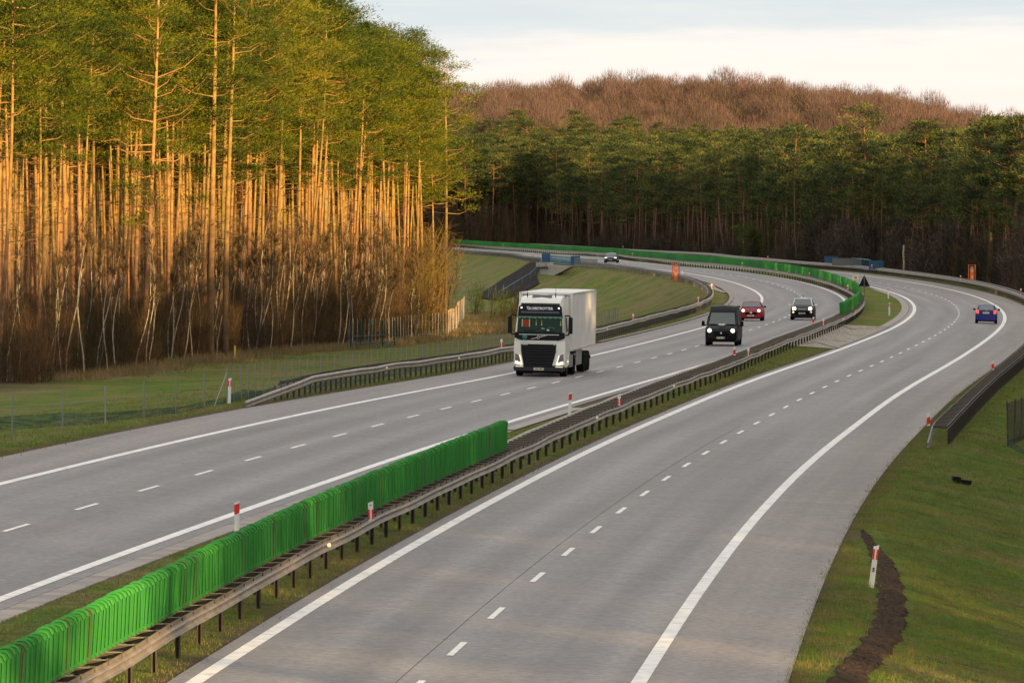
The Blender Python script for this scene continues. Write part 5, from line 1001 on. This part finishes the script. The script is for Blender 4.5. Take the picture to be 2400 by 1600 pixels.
def car(label, cat, loc, rot, body, L, W, H, zh, zb, cab, name='car', roofm=None, mirror=None, wr=.31, low=.20, nose=.62, tail=.80, grp=None, lowm=None, hoodslope=.06, roofw=.72):
    """cab = (windscreen base y, roof front y, roof rear y, rear base y) measured from the front bumper"""
    r = empty(name, label, cat, loc, rot, grp); f = -L/2; w = W/2; y1, y2, y3, y4 = [f + q for q in cab]
    st = [(f, sec(w*.80, low + .06, nose, .01)), (f + .10, sec(w*.93, low, nose + .06, .02)), (f + .35, sec(w*.985, low, zh - .06, .03)), (f + .75, sec(w, low - .01, zh, .04)), (y1, sec(w, low - .02, zb - .02, .04)), ((y1 + y4)/2, sec(w, low - .02, zb, .03)), (y4 - .1, sec(w, low - .01, zb + .01, .03)), (L/2 - .18, sec(w*.97, low, tail + .05, .03)), (L/2, sec(w*.86, low + .08, tail - .04, .02))]
    hull('body', st, body, r)
    wb = w*.90; wt = w*roofw; zt = H - .05
    cs = [(y1 + .02, [(0, zb - .1), (wb, zb - .1), (wb*.99, zb - .05), (wb*.96, zb), (0, zb + .02)]), (y2, [(0, zb - .1), (wb, zb - .1), (wb*.99, zb), (wt, zt - .03), (0, zt + .01)]), ((y2 + y3)/2, [(0, zb - .1), (wb, zb - .1), (wb, zb), (wt*1.02, zt), (0, zt + .05)]), (y3, [(0, zb - .1), (wb, zb - .1), (wb*.98, zb), (wt*.98, zt - .05), (0, zt)]), (y4, [(0, zb - .1), (wb*.93, zb - .1), (wb*.92, zb - .05), (wb*.86, zb), (0, zb + .02)])]
    hull('cabin', cs, roofm or body, r)
    glass_quad('windscreen', [(-wb*.93, y1 + .02, zb + .02), (wb*.93, y1 + .02, zb + .02), (wt*.96, y2 - .10*(y2 - y1), zt - .10*(zt - zb) - .01), (-wt*.96, y2 - .10*(y2 - y1), zt - .10*(zt - zb) - .01)], r, inset=.045, out=.03)
    glass_quad('rear_window', [(wb*.84, y4, zb + .02), (-wb*.84, y4, zb + .02), (-wt*.93, y3, zt - .03), (wt*.93, y3, zt - .03)], r, inset=.06, out=.03)
    ym = y2 + (y3 - y2)*.48
    for sg in (-1, 1):
        a = [(sg*wb*.985, y1 + .35*(y2 - y1) + .1, zb + .02), (sg*wb*.995, ym - .04, zb + .02), (sg*wt*1.01, ym - .04, zt - .04), (sg*wt*.99, y2 + .06, zt - .05)]
        b = [(sg*wb*.995, ym + .04, zb + .02), (sg*wb*.97, y4 - .5*(y4 - y3), zb + .03), (sg*wt*.98, y3 - .05, zt - .09), (sg*wt*1.01, ym + .04, zt - .04)]
        for q in (a, b): glass_quad('side_window', q if sg > 0 else q[::-1], r, inset=.03, out=.015)
        mb = MB(); mb.box((sg*(w + .11), y1 + .42, zb + .06), (.20, .10, .14), taper=.8); mb.box((sg*(w + .01), y1 + .42, zb + .02), (.08, .04, .04)); mb.obj('wing_mirror', mirror or body, r)
        for yy in (f + .82, L/2 - .78): wheel(r, sg*(w - .11), yy, wr, .20, sgn=sg)
    mb = MB(); mb.box((0, f + .35, low + .02), (W*.86, .5, .12)); mb.box((0, L/2 - .3, low + .02), (W*.86, .4, .12)); mb.box((0, 0, low), (W*.8, L*.8, .1)); mb.obj('underbody', m_trim, r)
    for sg in (-1, 1):
        for yy in (f + .82, L/2 - .78):
            mb = MB(); lathe_x(mb, [(-.02, wr*1.18), (.02, wr*1.18), (.02, .01)], sg*(w + .001) - sg*.02, 18); q = mb.obj('wheel_arch', m_trim, r); q.location = (0, yy, wr + .01)
    return r, f, w
def lamp(par, x, y, z, w, h, m, name='headlight', d=.10, lens=None, rz_=0.):
    q = MB().box((0, 0, 0), (w, d, h), rz_, taper=.8).obj(name, m, par); q.location = (x, y, z)
    if lens: MB().box((0, .02, 0), (w*1.5, d*.8, h*1.35), rz_).obj('lamp_housing', lens, q)
    return q
def rlamp(par, x, y, z, rad, m, name='headlight'):
    q = MB().tube([(0, 0, 0), (0, .12, .0)], [rad, rad*1.05], 14).obj(name, m, par); q.location = (x, y, z)
    MB().tube([(0, .02, 0), (0, .14, 0)], [rad*1.18, rad*1.2], 14).obj('lamp_ring', m_chrome, q)
def on_road(s, o, flip=False, back=0.):
    p = RP(s + back, o, .0); th = float(_i(s + back, 3)); b = float(_i(s, 5 if o < 0 else 7)); return p, (0, b if flip else -b, (math.pi if flip else 0) - th)
# small dark city car with a white roof
p, rt = on_road(335.5, -4.75, back=2.1)
m_ink = mat('anthracite_paint', (.010, .010, .015), .4, spec=.3); m_wpaint = mat('white_paint', (.78, .77, .74), .35, coat=.4)
r, f, w = car('small anthracite car with white roof and mirrors next to the green screen end', 'car', p, rt, m_ink, 4.25, 1.78, 1.66, 1.02, 1.08, (.95, 1.75, 3.5, 4.1), roofm=m_wpaint, mirror=m_wpaint, nose=.72, tail=.95, wr=.32)
for sg in (-1, 1):
    rlamp(r, sg*.60, f + .06, .86, .13, m_lampw); rlamp(r, sg*.66, f + .0, .60, .07, m_fog, 'fog_light')
MB().box((0, f - .005, .82), (.62, .04, .05)).obj('chrome_bar', m_chrome, r); MB().box((0, f + .0, .52), (1.15, .05, .30)).obj('grille', m_trim, r); plate(r, f - .04, .52, 'WX 8072')
MB().box((0, f + 1.70, 1.585), (1.22, .16, .11), taper=.93).obj('roof_edge', m_wpaint, r)
MB().tube([(0, f + 2.1, 1.65), (0, f + 2.3, 1.90)], .012, 5).obj('aerial', m_trim, r)
# red hatchback partly hidden by the van
m_rp = mat('red_paint', (.26, .008, .020), .4, spec=.35)
p, rt = on_road(330.0, -8.35, back=2.)
r, f, w = car('dark red hatchback with headlights on, half hidden behind the black van', 'car', p, rt, m_rp, 3.9, 1.72, 1.48, .92, .98, (.85, 1.6, 3.0, 3.75), nose=.66, tail=.9, mirror=m_trim, wr=.32)
for sg in (-1, 1): rlamp(r, sg*.58, f + .06, .76, .095, m_lampw)
MB().box((0, f + .0, .56), (.95, .05, .20), taper=.8).obj('grille', m_trim, r); MB().tube([(0, f - .035, .62), (0, f + .0, .62)], .09, 10).obj('badge', m_chrome, r); plate(r, f - .045, .40, 'ZS 4521')
# distant dark saloon
p, rt = on_road(810, -7.6, back=2.3); rt = (rt[0], rt[1], rt[2] - .12)
r, f, w = car('distant black saloon with white headlights on, driving out of the far bend', 'car', p, rt, mat('black_metallic', (.05, .052, .058), .3, coat=.5), 4.7, 1.90, 1.43, .90, .95, (1.25, 2.05, 3.2, 4.2), nose=.66, tail=.92, wr=.34)  # black paint lifted towards grey to hold the light reflected off the body
for sg in (-1, 1): lamp(r, sg*.66, f + .12, .72, .36, .10, m_lampc)
MB().box((0, f + .0, .62), (.62, .05, .22), taper=.8).obj('grille', m_trim, r); MB().box((0, f + .0, .34), (1.3, .05, .16)).obj('air_intake', m_trim, r); plate(r, f - .04, .47, 'WZ 301')
# blue hatchback driving away
m_bl = mat('blue_paint', (.004, .016, .17), .4, spec=.35)
p, rt = on_road(344.4, 8.95, True, back=2.0)
r, f, w = car('dark blue hatchback seen from behind with red tail lights, alone on the right carriageway', 'car', p, rt, m_bl, 3.95, 1.66, 1.46, .90, .98, (.9, 1.6, 3.25, 3.85), nose=.62, tail=.98, mirror=m_trim, wr=.31)
B_ = 3.95/2
for sg in (-1, 1): lamp(r, sg*.66, B_ - .03, .90, .21, .27, m_tail, 'taillight')
MB().box((0, B_ - .02, .42), (1.40, .14, .30)).obj('rear_bumper', m_bl, r); plate(r, B_ + .045, .82, 'DLU 5K2', rot=math.pi); MB().box((0, B_ - .02, .24), (1.2, .1, .10)).obj('bumper_insert', m_trim, r)
MB().tube([(0, B_ - .02, 1.0), (0, B_ + .04, 1.0)], .045, 10).obj('badge', m_chrome, r)
# black van
p, rt = on_road(229.5, -4.75, back=2.6)
m_vb = mat('van_black', (.003, .003, .005), .45, spec=.22)
r = empty('van', 'black high-roof panel van with headlights on and a small white emblem on its bonnet', 'van', p, rt)
L = 5.0; f = -L/2; w = .99
def vs_(w_, zl, zt, top): return [(0, zl), (w_*.90, zl), (w_*.99, zl + .18), (w_, .75), (w_*.985, 1.15 if zt > 1.2 else zt - .08), (w_*(.93 if zt < 1.5 else .90), zt - .12 if zt < 1.5 else 1.75), (w_*top, zt - .03), (0, zt + .03)]
st = [(f, vs_(w*.84, .36, .86, .70)), (f + .10, vs_(w*.95, .26, .98, .76)), (f + .40, vs_(w*.99, .24, 1.13, .78)), (f + .95, vs_(w, .24, 1.24, .80)), (f + 1.0, vs_(w, .24, 1.27, .84)), (f + 1.72, vs_(w, .24, 2.02, .80)), (f + 2.1, vs_(w, .24, 2.34, .78)), (f + 2.5, vs_(w, .24, 2.40, .78)), (L/2 - .1, vs_(w, .26, 2.38, .78)), (L/2, vs_(w*.95, .30, 2.3, .75))]
hull('body', st, m_vb, r)
glass_quad('windscreen', [(-.84, f + .98, 1.27), (.84, f + .98, 1.27), (.74, f + 1.66, 1.98), (-.74, f + 1.66, 1.98)], r, m=mat('van_glass', (.10, .12, .12), .15, spec=.5), inset=.05, out=.03)
for sg in (-1, 1):
    q = [(sg*.965, f + 1.25, 1.25), (sg*.975, f + 2.1, 1.22), (sg*.86, f + 2.1, 1.86), (sg*.89, f + 1.65, 1.80)]; glass_quad('side_window', q if sg > 0 else q[::-1], r, inset=.03, out=.02)
    mb = MB(); mb.box((sg*1.17, f + 1.35, 1.33), (.20, .12, .30), taper=.85); mb.box((sg*1.04, f + 1.38, 1.22), (.14, .06, .06)); mb.obj('wing_mirror', m_trim, r)
    for yy in (f + .95, L/2 - .95): wheel(r, sg*.87, yy, .34, .22, m_rimd, sg)
    rlamp(r, sg*.70, f + .02, .93, .11, m_lampw)
MB().prism([(-.50, f - .02, .86), (.50, f - .02, .86), (.38, f - .05, .60), (-.38, f - .05, .60)], (0, .06, 0)).obj('grille', m_trim, r, fix=True); MB().box((0, f - .01, .36), (1.5, .12, .20)).obj('lower_grille', m_trim, r)
MB().tube([(0, f - .06, .79), (0, f - .0, .79)], .06, 12).obj('badge', m_chrome, r); plate(r, f - .075, .50, 'WT 6L 100')
em = MB(); z0 = 1.235; y0 = f + .55
for a, b in (((-.17, .05), (-.08, -.05)), ((-.08, -.05), (0, .04)), ((0, .04), (.08, -.05)), ((.08, -.05), (.17, .05)), ((-.13, .09), (-.02, .09)), ((.13, .09), (.02, .09)), ((-.10, .0), (-.03, -.09)), ((.10, .0), (.03, -.09))):
    em.tube([(a[0]*1.3, y0 + a[1]*1.6, z0 + a[1]*.42 + .045), (b[0]*1.3, y0 + b[1]*1.6, z0 + b[1]*.42 + .045)], .020, 5)
em.obj('emblem', m_white, r)
MB().box((0, f + 1.04, 1.30), (1.3, .05, .03)).obj('wiper', m_trim, r)
# ------------------------------------------------------------------ articulated lorry
p, rt = on_road(143.2, -7.75, back=0)
T_ = empty('lorry', 'white articulated lorry with a tall sleeper cab and a plain white box trailer', 'lorry', p, (rt[0], rt[1], rt[2]))
m_tw = mat('lorry_white', (.86, .84, .78), .38, coat=.3, col2=(.76, .72, .64), nscale=1.1, ndetail=6); m_trl = mat('trailer_white', (.84, .82, .79), .5, col2=(.70, .66, .61), nscale=.7, ndetail=8, contrast=(.4, .75)); m_blk = mat('lorry_black', (.006, .007, .009), .6, spec=.25); m_dg = mat('bumper_grey', (.028, .028, .031), .6, spec=.3)
def cs_(w_, zl, zt): return [(0, zl), (w_, zl), (w_, zl + .6), (w_*.995, 1.8), (w_*.955, 2.4), (w_*.90, 3.0), (w_*.86, min(3.45, zt - .2)), (w_*.78, zt - .05), (0, zt)]
hull('cab', [(.10, cs_(1.17, .62, 2.9)[:6] + [(1.0, 3.0), (.95, 3.05), (0, 3.06)]), (.20, cs_(1.22, .50, 3.50)), (.42, cs_(1.25, .45, 3.74)), (.9, cs_(1.25, .45, 3.84)), (2.25, cs_(1.25, .55, 3.90))], m_tw, T_)
def face(name, pts, y, d, m, par=T_, fixy=None): return MB().prism([(x, y if fixy is None else fixy(z), z) for x, z in pts], (0, d, 0)).obj(name, m, par, fix=True)
rake = lambda z: .085 + max(0, z - 2.1)*.02                         # front plane
fy = lambda k: (lambda z: -.03*k + (0 if z < 2.1 else (z - 2.1)*.085))
face('windscreen', [(-1.09, 2.12), (1.09, 2.12), (1.05, 2.92), (-1.05, 2.92)], 0, .05, mat('lorry_glass', (.006, .030, .022), .35, spec=.25), fixy=fy(1.2))
face('sun_visor', [(-1.08, 2.90), (1.08, 2.90), (1.03, 3.36), (.90, 3.45), (-.90, 3.45), (-1.03, 3.36)], 0, .16, m_blk, fixy=fy(3.2))
face('visor_strip', [(-.93, 3.04), (.93, 3.04), (.92, 3.14), (-.92, 3.14)], 0, .05, mat('visor_grey', (.06, .07, .09), .4), fixy=fy(3.9))
t = text_mesh('GLOBETROTTER', .175, mat('silver_letters', (.75, .75, .76), .35), 'lettering', T_, (0, fy(5.0)(3.25) - .02, 3.27), (math.pi/2 - .08, 0, 0), bold=.006, depth=.01, sx=.95)
MB().tube([(-.66 + .04*k, fy(4.3)(3.3), 3.32 + .03*math.sin(k*.9)) for k in range(5)], .012, 5).obj('lettering_swash', m_white, T_)
for sg in (-1, 1): lamp(T_, sg*.90, fy(3.4)(3.3), 3.30, .065, .06, m_lampc, 'marker_light', .08)
face('brow', [(-.96, 3.46), (.96, 3.46), (.92, 3.52), (-.92, 3.52)], 0, .1, m_blk, fixy=fy(1.5))
MB().prism([(-.44, .36, 3.60), (.42, .36, 3.60), (.50, .95, 3.875), (-.46, .95, 3.875)], (0, -.02, .03)).obj('roof_hatch', mat('hatch_glass', (.04, .042, .055), .35), T_, fix=True)
face('black_band', [(-1.19, 2.12), (1.19, 2.12), (1.21, 1.86), (.90, 1.74), (-.90, 1.74), (-1.21, 1.86)], .02, .12, m_blk)
face('white_rule', [(-1.0, 2.035), (.93, 2.035), (.93, 2.005), (-1.0, 2.005)], .0, .03, m_wpaint)
face('diagonal_bar', [(-.46, 1.80), (-.36, 1.80), (.38, 1.985), (.24, 1.985)], .0, .025, m_chrome)
MB().tube([(-.07, -.01, 1.89), (-.07, .02, 1.89)], .072, 16).obj('badge_ring', m_chrome, T_); MB().tube([(-.07, -.02, 1.89), (-.07, .0, 1.89)], .045, 12).obj('badge_core', m_blk, T_)
m_gb = mat('badge_green', (.05, .45, .33), .5)
bd = MB(); 
bd.tube([(-.72, -.005, 1.90), (-.72, .02, 1.90)], .112, 20); bg_ = bd.obj('euro_badge', m_gb, T_); MB().tube([(-.72, -.015, 1.90), (-.72, .0, 1.90)], .088, 20).obj('badge_disc', m_blk, bg_); text_mesh('VI', .13, m_gb, 'numeral', bg_, (-.72, -.02, 1.90), (math.pi/2, 0, 0), bold=.006)
face('front_panel', [(-1.22, .55), (1.22, .55), (1.24, 1.3), (1.22, 1.74), (-1.22, 1.74), (-1.24, 1.3)], .06, .1, m_tw)
face('panel_lip', [(-.92, 1.66), (.86, 1.66), (.86, 1.735), (-.92, 1.735)], .03, .04, m_wpaint)
face('grille', [(-.90, 1.56), (.80, 1.56), (.79, 1.18), (.60, .45), (-.74, .45), (-.88, 1.18)], .02, .06, m_blk)
for k, (x0, x1, z) in enumerate(((-.86, .77, 1.42), (-.85, .76, 1.28), (-.83, .74, 1.15), (-.76, .68, .98), (-.72, .64, .84), (-.66, .58, .68), (-.62, .54, .54))): MB().tube([(x0, .01, z), ((x0 + x1)/2, -.03, z - .03), (x1, .01, z)], .014 if k > 2 else .01, 5).obj('grille_bar', m_dg, T_)
text_mesh('VOLVO', .075, m_wpaint, 'maker_name', T_, (-.70, .0, 1.535), (math.pi/2, 0, 0), bold=.003); text_mesh('FH', .06, m_wpaint, 'type_name', T_, (.72, .0, 1.535), (math.pi/2, 0, 0), bold=.003)
for sg in (-1, 1):
    hp = [(sg*.93, 1.02), (sg*1.16, 1.10), (sg*1.17, .70), (sg*.84, .58)] if sg > 0 else [(-1.17, 1.10), (-.98, 1.02), (-.86, .58), (-1.17, .70)]
    h_ = face('headlight', hp, .03, .05, m_lens)
    MB().prism([(sg*1.14, .01, .66), (sg*.86, .01, .56), (sg*.83, .01, .64), (sg*1.14, .01, .745)], (0, .03, 0)).obj('daylight_bar', m_lampc, h_, fix=True)
    MB().prism([(sg*.86, .01, .60), (sg*.98, .01, 1.03), (sg*.935, .01, 1.03), (sg*.82, .01, .62)], (0, .03, 0)).obj('daylight_edge', mat('lamp_edge', (.9, .86, .7), .3, emit=(1, .9, .7), es=.5), h_, fix=True)
    MB().box((sg*1.03, .02, .90), (.10, .05, .12)).obj('lamp_core', m_lens, h_)
    face('fog_light', [(sg*.78, .50), (sg*1.15, .50), (sg*1.12, .40), (sg*.76, .40)], .04, .04, mat('fog_glass', (.55, .50, .34), .2, emit=(1, .85, .5), es=.35))
    # mirrors
    mb = MB(); mb.tube([(sg*1.18, .35, 2.92), (sg*1.38, .22, 2.95), (sg*1.50, .20, 2.80)], .04, 6); mb.tube([(sg*1.20, .35, 2.0), (sg*1.36, .24, 2.02), (sg*1.46, .20, 2.2)], .04, 6); mb.box((sg*1.46, .22, 2.60), (.20, .14, .52), taper=.92); mb.box((sg*1.46, .22, 2.21), (.20, .15, .28)); mb.obj('wing_mirror', m_blk, T_)
    q = [(sg*1.21, .55, 2.15), (sg*1.22, 1.35, 2.15), (sg*1.16, 1.35, 2.85), (sg*1.16, .72, 2.85)]; glass_quad('side_window', q if sg > 0 else q[::-1], T_, inset=.02, out=.025)
    MB().tube([(sg*.68, .62, 3.80), (sg*.68, .60, 4.0)], .028, 6).obj('air_horn', m_blk, T_); MB().tube([(sg*.68, .62, 3.9), (sg*.68, .64, 4.25)], .008, 4).obj('aerial', m_blk, T_)
    wheel(T_, sg*1.06, 1.42, .50, .32, m_rim, sg); wheel(T_, sg*1.0, 5.15, .50, .52, m_rimd, sg)
    for yy in (10.9, 12.2, 13.5): wheel(T_, sg*1.06, yy, .50, .38, m_rimd, sg)
    MB().box((sg*1.15, 3.3, .72), (.2, 1.9, .60)).obj('fuel_tank', mat('tank_grey', (.30, .30, .29), .4, .5), T_)
    MB().box((sg*1.20, 7.9, .80), (.05, 3.4, .74)).obj('side_skirt', mat('skirt_grey', (.27, .26, .25), .5), T_)
    MB().prism([(sg*1.22, 2.26, .9), (sg*1.22, 3.0, .9), (sg*1.15, 3.0, 3.75), (sg*1.12, 2.26, 3.85)], (sg*-.05, 0, 0)).obj('air_deflector', m_tw, T_, fix=True)
    MB().box((sg*1.235, 1.5, .72), (.03, .34, .10)).obj('side_marker', m_fog, T_)
face('bumper', [(-1.24, .46), (1.24, .46), (1.22, .28), (-1.22, .28)], .0, .3, m_dg); plate(T_, -.02, .37, 'LPC: 697', w=.52, h=.12)
mb = MB(); mb.box((0, .9, .35), (2.1, 1.2, .35)); mb.box((0, 4.6, .75), (.9, 7.2, .3)); mb.box((0, 9.5, .95), (1.0, 13., .3)); mb.box((0, 16.2, .62), (2.2, .12, .14)); mb.box((0, 15.9, .85), (.2, .6, .4)); mb.obj('chassis', m_blk, T_)
MB().box((0, 3.0 + 6.8, 2.60), (2.55, 13.6, 2.76)).obj('trailer_box', m_trl, T_)
mb = MB()
for sg in (-1, 1):
    mb.box((sg*1.27, 9.8, 3.96), (.06, 13.64, .08)); mb.box((sg*1.27, 9.8, 1.24), (.06, 13.64, .10)); mb.box((sg*1.25, 2.98, 2.6), (.10, .08, 2.8)); mb.box((sg*1.25, 16.62, 2.6), (.10, .08, 2.8))
mb.box((0, 2.98, 3.95), (2.5, .08, .10)); mb.box((0, 16.62, 3.95), (2.5, .08, .1)); mb.obj('trailer_frame', m_tw, T_)
sm_ = MB().box((0, 0, 0), (.012, .03, 2.62)).mesh('panel_seam', m_trl)
for sg in (-1, 1):
    for k in range(22): link(sm_, 'panel_seam', T_, None, (sg*1.278, 3.4 + k*.61, 2.6))
for sg in (-1, 1): MB().box((sg*1.0, 2.92, 3.86), (.22, .06, .10)).obj('top_lamp', m_lampc if False else m_lens, T_)
# things seen behind the windscreen
mb = MB()
for k in range(9): x = -1.0 + k*.25; mb.prism([(x - .125, -.062 + .06, 2.90), (x + .125, -.062 + .06, 2.90), (x + .11, -.062 + .055, 2.83), (x, -.062 + .05, 2.79), (x - .11, -.062 + .055, 2.83)], (0, .008, 0))
mb.obj('curtain_fringe', mat('fringe', (.13, .30, .22), .8), T_, fix=True)
MB().box((-.68, .0, 2.56), (.34, .03, .34)).obj('red_pennant', mat('pennant', (.30, .035, .015), .8), T_)
mb = MB()
for x in (-.85, -.50): mb.box((x, -.005, 2.57), (.045, .03, .36))
mb.obj('pennant_fringe', mat('cream_fringe', (.55, .48, .25), .8), T_)
mb = MB()
for x in (-.18, .09, 1.0): mb.add([(x - .03, -.008, 2.46), (x + .03, -.008, 2.46), (x, -.008, 2.78)], [(0, 1, 2)])
mb.obj('hanging_tassel', mat('tassel', (.40, .42, .12), .8), T_)
mb = MB(); mb.box((.40, -.02, 2.24), (.13, .02, .08)); mb.box((.12, -.02, 2.32), (.05, .02, .06)); mb.box((.20, -.02, 2.31), (.04, .02, .05)); mb.obj('dashboard_card', mat('card', (.4, .6, .55), .6), T_)
MB().tube([(.52 + .20*math.cos(a), -.015, 2.26 + .12*math.sin(a)) for a in [math.pi*k/8 for k in range(9)]], .014, 5).obj('steering_wheel', mat('wheel_grey', (.10, .16, .14), .6), T_)
for x in (-.45, .45): MB().tube([(x - .3, -.055, 2.17), (x + .25, -.05, 2.20)], .014, 5).obj('wiper', m_blk, T_)
